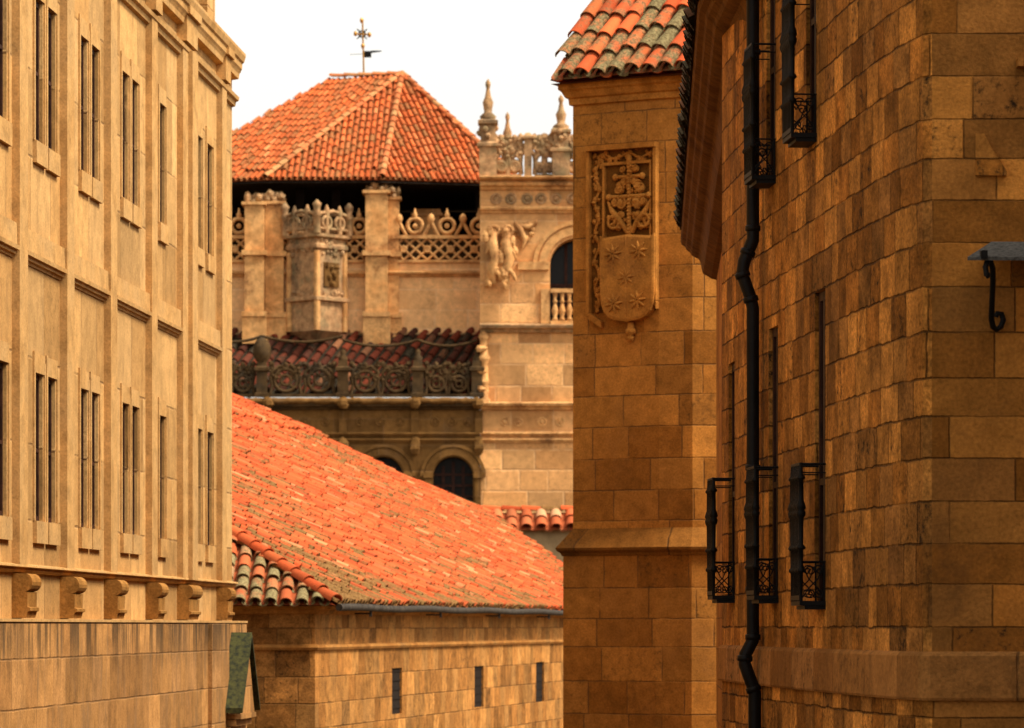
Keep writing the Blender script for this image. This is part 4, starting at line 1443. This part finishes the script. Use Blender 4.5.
# --- hipped roof
zE = Z(180, 136.3)
zR = Z(76, 144)
E0 = Vector((X(140, 137.8), 137.8, zE)); E1 = Vector((X(265, 136.3), 136.3, zE)); E2 = Vector((X(382, 136.2), 136.2, zE))
E3 = Vector((X(520, 137.5), 137.5, zE)); E4 = Vector((X(545, 145), 145, zE)); E5 = Vector((X(440, 153), 153, zE)); E6 = Vector((X(220, 153), 153, zE)); E7 = Vector((X(110, 146), 146, zE))
R2 = Vector((X(402, 144), 144, zR)); R1 = Vector((X(330, 144.8), 144.8, zR))
mb = MB()
rng = random.Random(31)
def roof_face(pts, lich=.28):
    a, b = pts[0], pts[1]
    ud_ = (b - a).normalized()
    c = pts[2]
    vd_ = (c - a) - ud_ * (c - a).dot(ud_)
    vd_.normalize()
    nn = ud_.cross(vd_)
    if nn.z < 0:
        nn = -nn
    pl = [((p - a).dot(ud_), (p - a).dot(vd_)) for p in pts]
    mb.face([p - nn * .01 for p in pts], col=(.2, .3, .2))
    tiles(mb, a, ud_, vd_, pl, .21, .60, .08, rng, seg=5, lich=lich, stag=0.5)
roof_face([E0, E1, R2, R1]); roof_face([E1, E2, R2]); roof_face([E2, E3, R2]); roof_face([E3, E4, R2])
for f in ([E4, E5, R2], [E5, E6, R1, R2], [E6, E7, R1], [E7, E0, R1]):
    mb.face(f, col=(.4, .2, .5))
pr_ = mb.build('pyramid_roof', M['tile_far'], palace)
mb = MB()
for a in (E1, E2, E3):
    cap_row(mb, a + Vector((0, 0, .08)), R2 + Vector((0, 0, .08)), .12, .5, rng, .35)
cap_row(mb, R1 + Vector((0, 0, .05)), R2 + Vector((0, 0, .03)), .13, .5, rng, .3)
mb.build('hip_cap', M['mortar_cap'], pr_)
mb = MB()
dz = Vector((0, 0, -.10))
mb.face([p + dz for p in (E0, E1, E2, E3, E4, E5, E6, E7)])
for a, b in ((E0, E1), (E1, E2), (E2, E3), (E3, E4)):
    mb.face([a + dz, b + dz, b + Vector((0, 0.05, -.02)), a + Vector((0, 0.05, -.02))])
mb.build('soffit', M['timber'], pr_)
# --- weathervane
DV = 144.4
mb = MB()
b0 = P(362.5, 73, DV)
def wv(px, py):
    return P(px, py, DV)
mb.tube([wv(363.8, 74), wv(362.5, 20)], .035, 6)
mb.tube([wv(355, 34), wv(370, 34.5)], .03, 6)
for px, py in ((361.7, 20.5), (355.5, 33.7), (369.3, 34.7), (362.8, 46)):
    mb.blob(wv(px, py), .075, .07, .1, rr, 8, 5, .05)
vane = mb.build('weathervane', M['gilt'], palace)
mb = MB()
mb.ring(wv(362, 34), .12, .03, 12, 5)
for a in range(4):
    an = math.pi / 4 + a * math.pi / 2
    mb.tube([wv(362, 34), wv(362, 34) + Vector((math.cos(an) * .26, 0, math.sin(an) * .26))], .025, 5)
q = wv(364, 50)
mb.box(q.x, q.x + .27, DV - .012, DV + .012, wv(0, 57.5).z, wv(0, 51).z)
mb.hexa([(q.x + .27, DV - .012, wv(0, 53).z), (q.x + .65, DV - .012, wv(0, 51.6).z), (q.x + .65, DV + .012, wv(0, 51.6).z), (q.x + .27, DV + .012, wv(0, 53).z),
         (q.x + .27, DV - .012, wv(0, 50.5).z), (q.x + .65, DV - .012, wv(0, 50.6).z), (q.x + .65, DV + .012, wv(0, 50.6).z), (q.x + .27, DV + .012, wv(0, 50.5).z)])
mb.tube([wv(350, 54.5), wv(364, 54)], .012, 4)
mb.build('vane_plate', M['iron'], vane)

# ------------------------------------------------------------------ church pier with the coat of arms
church = thing('church_tower', 'brown sandstone tower with mossy red tiles and a carved coat of arms', 'tower', (2.6, 61.5, ground(61)))
T0 = Vector((X(573, 60.8), 60.8)); T1 = Vector((X(659, 60.0), 60.0)); T2 = Vector((X(692.5, 59.8), 59.8)); T3 = Vector((X(742, 59.87), 59.87))
TB = Vector((4.9, 64.5)); TL = Vector((2.4, 64.6))
TP2 = Path([TL, T0, T1, T2, T3, TB], 1)
zled = Z(528, 60.3)
zeav = Z(72, 60.3)
gz2 = ground(61) - .6
mb = MB()
wall(mb, TP2, Z(548, 60.3), zeav - .25, ())
up = mb.build('wall', M['tower'], church)
mb = MB()
low_pts = [TP2.at(u, 0, .125) for u in TP2.cum]
LPth = Path([(p.x, p.y) for p in low_pts], 1)
wall(mb, LPth, gz2, Z(551, 60.3), ())
lo_ = mb.build('base_wall', M['tower'], church)
mb = MB()
zl0 = Z(556, 60.3)
sweep(mb, TP2, [(.10, zl0), (.145, zl0 + .01), (.16, zl0 + .05), (.215, zl0 + .09), (.225, zl0 + .13), (.0, zled), (-.02, zled)])
mb.build('weathering', M['weathering'], church)
mb = MB()
sweep(mb, TP2, [(-.02, zeav - .47), (.05, zeav - .45), (.06, zeav - .36), (.10, zeav - .34), (.15, zeav - .25), (.19, zeav - .22), (.2, zeav - .12), (-.02, zeav - .08)])
mb.build('cornice', M['tower_trim'], church)
# tiled roof: one slope over the arms, another over the faces towards the street
mb = MB()
rng = random.Random(77)
fd = (T1 - T0).normalized()
fn = Vector((fd.y, -fd.x))
SR = 0.92
c2 = 1 / math.sqrt(1 + SR * SR)
Oa = T0 + fn * .34 - fd * .21
O4 = Vector((Oa.x, Oa.y, zeav - .09))
u4 = Vector((fd.x, fd.y, 0))
v4 = Vector((-fn.x * c2, -fn.y * c2, SR * c2))
pl = [(0, 0), (2.75, 0), (2.75, 3.2), (0, 3.2)]
n4 = u4.cross(v4)
mb.face([O4 + u4 * a + v4 * b + n4 * .004 for a, b in pl], col=(.2, .5, .2))
tiles(mb, O4, u4, v4, pl, .295, .52, .13, rng, seg=9, lich=.50)
# far slope closes the roof
rg = [O4 + v4 * 3.2, O4 + u4 * 2.75 + v4 * 3.2]
mb.face([rg[0], rg[1], Vector((TB.x, TB.y, zeav)), Vector((TL.x, TL.y, zeav))], col=(.4, .3, .5))
mb.face([O4 + n4 * .003, rg[0], Vector((TL.x, TL.y, zeav))], col=(.4, .3, .5))
mb.face([O4 + u4 * 2.75 + n4 * .003, rg[1], Vector((TB.x, TB.y, zeav))], col=(.4, .3, .5))
troof = mb.build('roof', M['tile_red'], church)
mb = MB()
mb.face([O4 - Vector((0, 0, .05)), O4 + u4 * 2.7 - Vector((0, 0, .05)), Vector((TB.x, TB.y, O4.z - .05)), Vector((TL.x, TL.y, O4.z - .05))])
mb.build('soffit', M['under'], troof)
# coat of arms
FP = Path([T0, T1], 1)
def fu(px):
    return FP.u_at_px(px)
zt7, zb7 = Z(148, 60.5), Z(316, 60.5)
mb = MB()
uL, uR = fu(589.5), fu(659)
pbox(mb, FP, uL, uL + .05, zb7, zt7, -.02, .11)
pbox(mb, FP, uR - .05, uR, zb7 + .2, zt7 - .055, -.02, .11)
pbox(mb, FP, uL, uR, zt7 - .05, zt7 + .03, -.02, .15)
pbox(mb, FP, uL + .27, uL + .31, zb7 + .3, zt7 - .29, -.02, .075)
pbox(mb, FP, uR - .13, uR - .10, zb7 + .3, zt7 - .29, -.02, .075)
pbox(mb, FP, uL + .27, uR - .10, zt7 - .285, zt7 - .24, -.02, .08)
coat = mb.build('coat_of_arms', M['tower_trim'], church)
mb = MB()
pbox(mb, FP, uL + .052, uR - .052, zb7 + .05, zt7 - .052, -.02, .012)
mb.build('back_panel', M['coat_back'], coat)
mb = MB()
r_ = random.Random(9)
def leafrun(a, b):
    """undulating carved foliage between two (u, z) points"""
    L_ = math.hypot(b[0] - a[0], b[1] - a[1])
    n = int(L_ / .085)
    pts = []
    for i in range(n + 1):
        t_ = i / n
        u_ = a[0] + (b[0] - a[0]) * t_
        z_ = a[1] + (b[1] - a[1]) * t_
        w_ = .045 * math.sin(i * 1.25)
        if abs(b[0] - a[0]) > abs(b[1] - a[1]):
            z_ += w_
        else:
            u_ += w_
        pts.append(FP.at(u_, z_, .035))
        mb.blob(FP.at(u_ + r_.uniform(-.05, .05), z_ + r_.uniform(-.05, .05), .03), .042, .05, .05, r_, 6, 4, .3)
        mb.blob(FP.at(u_ + r_.uniform(-.075, .075), z_ + r_.uniform(-.075, .075), .02), .03, .04, .03, r_, 6, 4, .3)
    mb.tube(pts, .025, 5)
leafrun((uL + .16, zb7 + .1), (uL + .16, zt7 - .15))
leafrun((uL + .16, zt7 - .15), (uR - .10, zt7 - .15))
mb.build('carved_border', M['tower_trim'], coat)
mb = MB()
# bottom ends of the frame: a broken scroll on each side
mb.fbox(FP.at(uL, zb7 - .02, -.02), FP.at(uL + .26, 0, 0) - FP.at(uL, 0, 0) + Vector((0, 0, -.17)), FP.at(0, 0, .12) - FP.at(0, 0, 0), (0, 0, .1))
mb.build('broken_scroll', M['tower_trim'], coat)
mb = MB()
mb.fbox(FP.at(uR - .18, zb7 + .42, -.02), FP.at(uR + .0, 0, 0) - FP.at(uR - .18, 0, 0) + Vector((0, 0, -.35)), FP.at(0, 0, .12) - FP.at(0, 0, 0), (0, 0, .1))
mb.build('broken_scroll', M['tower_trim'], coat)
# shield: outline extruded, gently convex, with a ridge and five stars
uc_ = fu(631.5)
hwid = (fu(653.5) - fu(599.5)) / 2
zt8, zb8 = Z(236, 60.4), Z(322, 60.4)
hh = zt8 - zb8
ol = [(-1, 1.0), (-.96, .97), (-.45, .985), (0, 1.0), (.45, .985), (.96, .97), (1, 1.0)]
right = [(1.0, .75), (1.0, .5), (.99, .3), (.95, .2), (.85, .11), (.68, .045), (.45, .012), (.2, 0.0), (0, -.012)]
left = [(-a, b) for a, b in reversed(right[:-1])]
ol = ol + right + left
mb = MB()
cen = FP.at(uc_, zb8 + hh * .55, .19)
fro, bak, edge = [], [], []
for a, b in ol:
    fro.append(FP.at(uc_ + a * hwid * .93, zb8 + hh * (.03 + b * .94), .165))
    edge.append(FP.at(uc_ + a * hwid, zb8 + hh * b, .15))
    bak.append(FP.at(uc_ + a * hwid, zb8 + hh * b, -.02))
n = len(ol)
for i in range(n):
    j = (i + 1) % n
    mb.face([fro[i], fro[j], cen])
    mb.face([edge[i], edge[j], fro[j], fro[i]])
    mb.face([bak[i], bak[j], edge[j], edge[i]])
sh = mb.build('shield', M['tower_trim'], coat)
for (a, b) in ((-.48, .78), (.46, .80), (.0, .50), (-.44, .20), (.42, .23)):
    mb = MB()
    c = FP.at(uc_ + a * hwid, zb8 + hh * b, .178)
    dirs = FP.at(1, 0, 0) - FP.at(0, 0, 0)
    up_ = Vector((0, 0, 1))
    for k in range(8):
        an = k * math.pi / 4 + .12
        dv = dirs * math.cos(an) + up_ * math.sin(an)
        mb.tube([c + dv * .015, c + dv * .08, c + dv * .155], [.018, .03, .009], 5)
    mb.build('star', M['tower_trim'], coat)
mb = MB()
mb.tube([FP.at(uc_, zb8 + hh * .02, .165), FP.at(uc_, zb8 + hh * .4, .185), FP.at(uc_ - .01, zb8 + hh * .98, .165)], .012, 5)
mb.build('shield_ridge', M['tower_trim'], coat)
mb = MB()
c = FP.at(uc_ + .02, Z(343, 60.4), .06)
mb.lathe([(.01, 0), (.045, .03), (.06, .08), (.03, .1), (.085, .13), (.09, .18), (.06, .22), (.05, .3)], c, 9)
mb.build('pendant', M['tower_trim'], coat)
# double barred cross with foliage above the shield
mb = MB()
cz = lambda py: Z(py, 60.45)
um = fu(631.5)
mb.tube([FP.at(um, cz(238), .07), FP.at(um, cz(163), .07)], .035, 7)
mb.blob(FP.at(um, cz(162), .07), .05, .05, .09, r_, 8, 5, .05)
for py, wdt in ((178.5, 13.5), (198, 20)):
    a, b = fu(631.5 - wdt), fu(631.5 + wdt)
    mb.tube([FP.at(a, cz(py), .07), FP.at(b, cz(py), .07)], .032, 7)
    for u_ in (a, b):
        mb.blob(FP.at(u_, cz(py), .08), .05, .06, .055, r_, 8, 5, .05)
for i in range(20):
    mb.blob(FP.at(um, cz(166 + i * 3.6), .1), .028, .03, .028, r_, 6, 4, .1)
mb.build('cross', M['tower_trim'], coat)
mb = MB()
for s_ in (-1, 1):
    for (dx, py, R_) in ((5, 183, .07), (9, 188, .08), (6.5, 171, .05), (8, 205, .09), (14, 203, .08), (11, 191, .07)):
        mb.blob(FP.at(fu(631.5 + s_ * dx), cz(py), .05), R_, .06, R_, r_, 7, 5, .25)
        mb.tube(scroll_pts(FP.at(fu(631.5 + s_ * dx), cz(py), .09), R_ * 1.1, 1.3, 1.0, s_, 12, ax=dirs), .014, 5)
    mb.tube([FP.at(fu(631.5 + s_ * 2), cz(234), .05), FP.at(fu(631.5 + s_ * 9), cz(222), .07), FP.at(fu(631.5 + s_ * 17), cz(212), .07), FP.at(fu(631.5 + s_ * 21.5), cz(202), .06)], [.04, .05, .045, .02], 7)
    for (dx, py) in ((14, 222), (17, 227), (11, 228), (8, 216), (20, 219), (15, 217)):
        mb.blob(FP.at(fu(631.5 + s_ * dx), cz(py), .05), .055, .06, .055, r_, 7, 5, .3)
    mb.ring(FP.at(fu(631.5 + s_ * 15), cz(223), .09), .10, .025, 12, 5, ax=dirs)
for k in range(70):
    f = r_.random()
    py = 168 + 64 * f
    q = r_.uniform(.018, .04)
    mb.blob(FP.at(fu(631.5 + r_.uniform(-1, 1) * (4 + 17 * f)), cz(py), .05), q, .06, q * r_.uniform(.8, 1.6), r_, 6, 4, .3)
mb.build('carved_foliage', M['tower_trim'], coat)

# ------------------------------------------------------------------ house with the deep moulded eave, between tower and manor
eaved = thing('eaved_house', 'narrow house seen edge on, its deep dark moulded eave beside the coat of arms', 'house', (4, 48, ground(48)))
BP = Path([(2.24, 33.3), (2.205, 35.3), (2.986, 57.0)], -1)
mb = MB()
za = Z(280, 57)
BPw = Path([(2.215, 35.75), (2.986, 57.0), (6.6, 57.0), (6.6, 35.7)], -1)
wall(mb, BPw, ground(60) - .5, za + .05, ())
mb.face([(2.986, 57.0, za + .05), (6.6, 57.0, za + .05), (4.8, 57.0, za + 1.4)])
mb.build('wall', M['tower'], eaved)
mb = MB()
pr = [(-.05, 0), (0, 0), (.05, .012), (.089, .02), (.15, .05), (.228, .089), (.25, .14), (.266, .215), (.285, .27), (.317, .304), (.36, .318), (.39, .33), (.43, .35), (.456, .39), (.48, .405), (.52, .43), (.54, .47), (.60, .50), (.625, .55), (.60, .62), (-.05, .75)]
sweep(mb, BP, [(d_ * .84, za + z_ * 1.03) for d_, z_ in pr])
mb.build('eave_cornice', M['eave'], eaved)
mb = MB()
bd = (BP.p[2] - BP.p[1]).normalized()
bo = Vector((-bd.y, bd.x))
ob = BP.p[1] - bd * 3.5 + bo * .545
O6 = Vector((ob.x, ob.y, za + .575))
u6 = Vector((bd.x, bd.y, 0))
v6 = Vector((-bo.x * .87, -bo.y * .87, .5)).normalized()
pl = [(0, 0), (BP.L, 0), (BP.L, 2.75), (0, 2.75)]
mb.face([O6 + u6 * a + v6 * b for a, b in pl], col=(.2, .6, .2))
mb.face([O6 + u6 * 0 + v6 * 2.75, O6 + u6 * BP.L + v6 * 2.75, Vector((6.9, 57, za + .1)), Vector((6.9, 35.7, za + .1))], col=(.2, .6, .2))
tiles(mb, O6, u6, v6, [(0, 0), (BP.L, 0), (BP.L, 2.75), (4.2, 2.75), (4.2, 0.7), (0, .7)], .27, .42, .11, random.Random(51), seg=7, lich=.5)
mb.build('roof', M['tile_soot'], eaved)

# ------------------------------------------------------------------ manor (right building)
manor = thing('stone_manor', 'dark brown stone building on the right with iron balconies and a black downpipe', 'building', (4.5, 31, ground(31)))
mpx = [(722, 35.6), (755, 33.0), (806, 30.3), (850, 28.3), (880, 27.2), (897, 26.65), (908, 26.38), (916, 26.2), (923, 26.06), (932, 26.0), (1300, 26.0)]
MP = Path([(X(p, d_), d_) for p, d_ in mpx], 1)
# travelling from far to near and then to the right: outward (street, viewer) is on the right hand
mtop = E + 7.9
win = []
def ray_u(px):
    return MP.u_at_px(px)
# near side px at the wall, window sill and head heights
bal_spec = [(735, .235, 1.315, 2.3), (778.5, .215, 1.30, 2.3), (826, .155, 1.23, 2.3), (776, 3.645, 4.76, 5.9), (817, 3.73, 4.885, 5.9)]
ops = []
for (px, zb_, zt_, zh) in bal_spec:
    un = ray_u(px)                   # near end along path
    a, b = un - .52, un - .03
    ops.append((a, b, E + zb_ + .02, E + zh if zh > 5 else E + (2.35 if px < 740 else (2.45 if px < 800 else 2.55))))
mb = MB()
zb1, zb0_ = E - .18, E - .50
wall(mb, MP, zb1 - .02, mtop, ops, reveal=.06)
pe_ = MP.p[-1]; ps_ = MP.p[0]
back = [(pe_.x, pe_.y), (pe_.x, 35.6), (ps_.x, 35.6)]
for a, b in zip(back, back[1:]):
    mb.face([(a[0], a[1], ground(36) - 1), (b[0], b[1], ground(36) - 1), (b[0], b[1], mtop), (a[0], a[1], mtop)])
mb.face([(p.x, p.y, mtop) for p in MP.p] + [(pe_.x, 35.6, mtop)])
mw_ = mb.build('wall', M['manor'], manor)
def front_faces(o):
    o.data.materials.append(M['manor_front'])
    for p_ in o.data.polygons:
        if abs(p_.normal.y) > 0.75 and p_.center.y + manor.location.y < 27:
            p_.material_index = 1
front_faces(mw_)
mb = MB()
wall(mb, MP, ground(36) - 1, zb0_ + .02, (), d=.0)
front_faces(mb.build('base_wall', M['manor'], manor))
mb = MB()
sweep(mb, MP, [(-.02, zb0_), (.032, zb0_ + .003), (.04, zb0_ + .02), (.036, zb1 - .02), (.024, zb1 - .003), (-.02, zb1 + .02)])
mb.build('string_course', M['manor_band'], manor)
mb = MB()
sweep(mb, MP, [(-.02, mtop - .3), (.1, mtop - .28), (.15, mtop - .12), (.28, mtop - .08), (.32, mtop + .05), (-.1, mtop + .1)])
mb.build('cornice', M['manor_band'], manor)
for (px, zb_, zt_, zh), (a, b, z0_, z1_) in zip(bal_spec, ops):
    mb = MB()
    mb.face([MP.at(a, z0_, -.055), MP.at(b, z0_, -.055), MP.at(b, z1_, -.055), MP.at(a, z1_, -.055)])
    w_ = mb.build('window', M['glass'], manor)
    mb = MB()
    for (p, q, r0_, r1_) in ((a + .003, a + .06, z0_ + .003, z1_ - .003), (b - .06, b - .003, z0_ + .003, z1_ - .003), ((a + b) / 2 - .03, (a + b) / 2 + .03, z0_ + .003, z1_ - .003), (a + .06, b - .06, z1_ - .07, z1_ - .003), (a + .06, b - .06, z0_ + .9, z0_ + .95)):
        pbox(mb, MP, p, q, r0_, r1_, -.052, -.03)
    mb.build('frame', M['wood'], w_)
    # balconette
    un = ray_u(px)
    u0, u1 = un - .42, un
    D_ = MP.at(un, 0).y
    pj = .19
    mb = MB()
    zlo, zhi = E + zb_, E + zt_
    # floor plate and rails
    pbox(mb, MP, u0, u1, zlo, zlo + .035, .0, pj + .01)
    pbox(mb, MP, u0 + .01, u1 - .01, zlo - .03, zlo - .002, .0, pj - .03)
    bl = mb.build('balcony', M['iron'], manor)
    mb = MB()
    pbox(mb, MP, u0, u1, zhi - .02, zhi, pj - .012, pj + .012)
    for u_ in (u0 + .008, u1 - .008):
        mb.tube([MP.at(u_, zhi - .01, pj), MP.at(u_, zhi - .01, -.01)], .009, 6)
        mb.tube([MP.at(u_, zhi - .075, pj), MP.at(u_, zhi - .075, -.01)], .0055, 5)
    mb.build('handrail', M['iron'], bl)
    mb = MB()
    for u_ in (u0 + .008, u1 - .008):
        mb.tube([MP.at(u_, zlo + .33, pj), MP.at(u_, zlo + .33, -.01)], .007, 5)
    pbox(mb, MP, u0, u1, zlo + .32, zlo + .34, pj - .01, pj + .01)
    mb.build('middle_rail', M['iron'], bl)
    mb = MB()
    pbox(mb, MP, u0, u1, zlo + .04, zlo + .075, pj - .014, pj + .014)
    mb.build('bottom_rail', M['iron'], bl)
    mb = MB()
    nb = 6
    hgt = zhi - zlo
    for k in range(nb + 1):
        u_ = u0 + .01 + (u1 - u0 - .02) * k / nb
        c = MP.at(u_, zlo + .03, pj)
        prof = [(.012, 0), (.014, .2 * hgt), (.026, .21 * hgt), (.026, .225 * hgt), (.015, .24 * hgt), (.016, .36 * hgt), (.03, .37 * hgt), (.03, .38 * hgt), (.016, .4 * hgt), (.018, .58 * hgt), (.028, .60 * hgt), (.032, .625 * hgt), (.024, .64 * hgt), (.032, .655 * hgt), (.028, .68 * hgt), (.018, .71 * hgt), (.017, .85 * hgt), (.028, .86 * hgt), (.028, .87 * hgt), (.015, .89 * hgt), (.012, .96 * hgt)]
        mb.lathe([(r * 1.2, z) for r, z in prof], c, 7)
    mb.build('baluster_row', M['iron'], bl)
    # scrollwork low on both ends
    for u_ in (u0 + .008, u1 - .008):
        mb = MB()
        o_ = MP.at(u_, 0, 0)
        ax = (MP.at(u_, 0, 1) - o_)
        o_.z = zlo
        ctr = lambda d_, z_: o_ + ax * d_ + Vector((0, 0, z_))
        for (dd, zz, R_, a0, sg) in ((.05, .265, .042, 0, 1), (.14, .265, .042, math.pi, -1), (.05, .095, .04, 0, -1), (.14, .095, .04, math.pi, 1)):
            mb.tube(scroll_pts(ctr(dd, zz), R_, 1.35, a0, sg, 16, ax=ax, r_in=.2), .0055, 5)
        mb.tube([ctr(.02, .06), ctr(.06, .13), ctr(.13, .20), ctr(.175, .30)], .0055, 5)
        mb.tube([ctr(.175, .06), ctr(.13, .13), ctr(.06, .20), ctr(.02, .30)], .0055, 5)
        mb.tube([ctr(.012, .03), ctr(.012, .33)], .007, 5)
        mb.build('scroll_panel', M['iron'], bl)
# downpipe
mb = MB()
up_ = ray_u(763)
dn = .085
def pp_(dx, py, dd=dn):
    q = MP.at(up_ + dx, 0, dd)
    q.z = Z(py, q.y)
    return q
top_ = MP.at(up_, mtop - .2, dn)
pts = [top_, pp_(0, 228), pp_(0, 240), pp_(.0, 262, .16), pp_(.0, 274, .175), pp_(.0, 296, .11), pp_(.0, 308), pp_(.0, 632), pp_(.0, 640), pp_(0, 655, .15), pp_(0, 664, .155), pp_(0, 682, .10), pp_(0, 692, .07), MP.at(up_, ground(33) + .1, .07)]
mb.tube(pts, .055, 10)
pipe = mb.build('downpipe', M['pipe'], manor)
for py in (60, 150, 234, 258, 280, 304, 470, 590, 637, 658, 688):
    mb = MB()
    dd = dn
    for a, b in zip(pts, pts[1:]):
        zz = Z(py, 33)
        if b.z <= zz <= a.z:
            q = a.lerp(b, (a.z - zz) / (a.z - b.z))
            t_ = (b - a).normalized()
            mb.tube([q - t_ * .025, q - t_ * .02, q + t_ * .02, q + t_ * .025], [.056, .066, .066, .056], 10)
    if mb.v:
        mb.build('pipe_collar', M['pipe'], pipe)
# small canopy on the front
canopy_y = 26.0
mb = MB()
zw, zf_ = Z(240.5, 25.98), Z(257, 25.5)
xa, xb_ = X(993, 25.98), X(1170, 25.98)
xfa, xfb = X(967.5, 25.5), X(1200, 25.5)
t_ = Vector((0, 0, -.022))
q = [Vector((xfa, 25.5, zf_)), Vector((xfb, 25.5, zf_)), Vector((xb_, 26.02, zw)), Vector((xa, 26.02, zw))]
mb.hexa([p + t_ for p in q] + q)
cp = mb.build('door_canopy', M['lead'], manor)
for s_ in (0, 1):
    mb = MB()
    def bp_(px, py, y):
        x = X(px, 25.6)
        if s_:
            x = X(2160 - px, 25.6)
        return Vector((x, y, Z(py, 25.6)))
    mb.tube([bp_(985.5, 277, 25.53), bp_(984, 268, 25.53), bp_(986, 262, 25.54), bp_(989.5, 262, 25.56), bp_(992.5, 268, 25.6), bp_(994, 280, 25.66), bp_(995, 300, 25.76), bp_(996, 316, 25.85), bp_(998.5, 323, 25.9), bp_(1002.5, 326, 25.92), bp_(1007, 323, 25.92), bp_(1009.5, 316, 25.92), bp_(1007.5, 310, 25.92), bp_(1003.5, 309.5, 25.92), bp_(1001.8, 313, 25.92)], .02, 7)
    mb.blob(bp_(986.3, 276, 25.53), .018, .018, .025, r_, 7, 5, .05)
    mb.tube([bp_(993.2, 298, 25.75), bp_(997, 297.5, 25.75)], .012, 6)
    a = bp_(979, 260, 25.48); b = bp_(985.5, 252, 25.54)
    mb.box(min(a.x, b.x), max(a.x, b.x), a.y, b.y, a.z, b.z)
    mb.tube([bp_(986, 262, 25.54), bp_(983, 258, 25.52)], .01, 6)
    mb.build('scroll_bracket', M['iron'], cp)
# two worn carvings left in the front
mb = MB()
yb = 26.02
cw = [(975, 134), (984, 134), (991, 148), (999, 160), (1006, 172), (1006, 176), (975, 176)]
fr_ = [Vector((X(a, 26), 25.975 - (.012 if b > 150 else 0), Z(b, 26))) for a, b in cw]
bk_ = [Vector((p.x, yb, p.z)) for p in fr_]
mb.face(fr_)
for i in range(len(cw)):
    j = (i + 1) % len(cw)
    mb.face([bk_[i], bk_[j], fr_[j], fr_[i]])
mb.build('worn_carving', M['manor_front'], manor)
mb = MB()
mb.box(X(1016, 26), X(1060, 26), 25.9, 26.02, Z(68, 26), Z(60, 26))
mb.build('worn_carving', M['manor_front'], manor)

side = thing('unseen_shade_house', 'unseen plain stone house added on the right to shade the manor front', 'house', (10, 16, ground(16)))  # out of view, added to keep the sun off the manor's front wall
SQ = Path([(6.2, 24.6), (6.2, 6.0)], 1)
mb = MB()
wall(mb, Path([(14, 24.6), (6.2, 24.6), (6.2, 6.0), (14, 6.0), (14, 24.6)], -1), -1.2, 12.5, ())
mb.face([(6.2, 24.6, 12.5), (6.2, 6, 12.5), (14, 6, 12.5), (14, 24.6, 12.5)])
mb.build('wall', M['manor_front'], side)
mb = MB()
pbox(mb, Path([(6.2, 6.0), (6.2, 24.6)], -1), 0, 18.6, 12.1, 12.45, -.05, .3)
mb.build('cornice', M['manor_band'], side)

S.cycles.max_bounces = 6
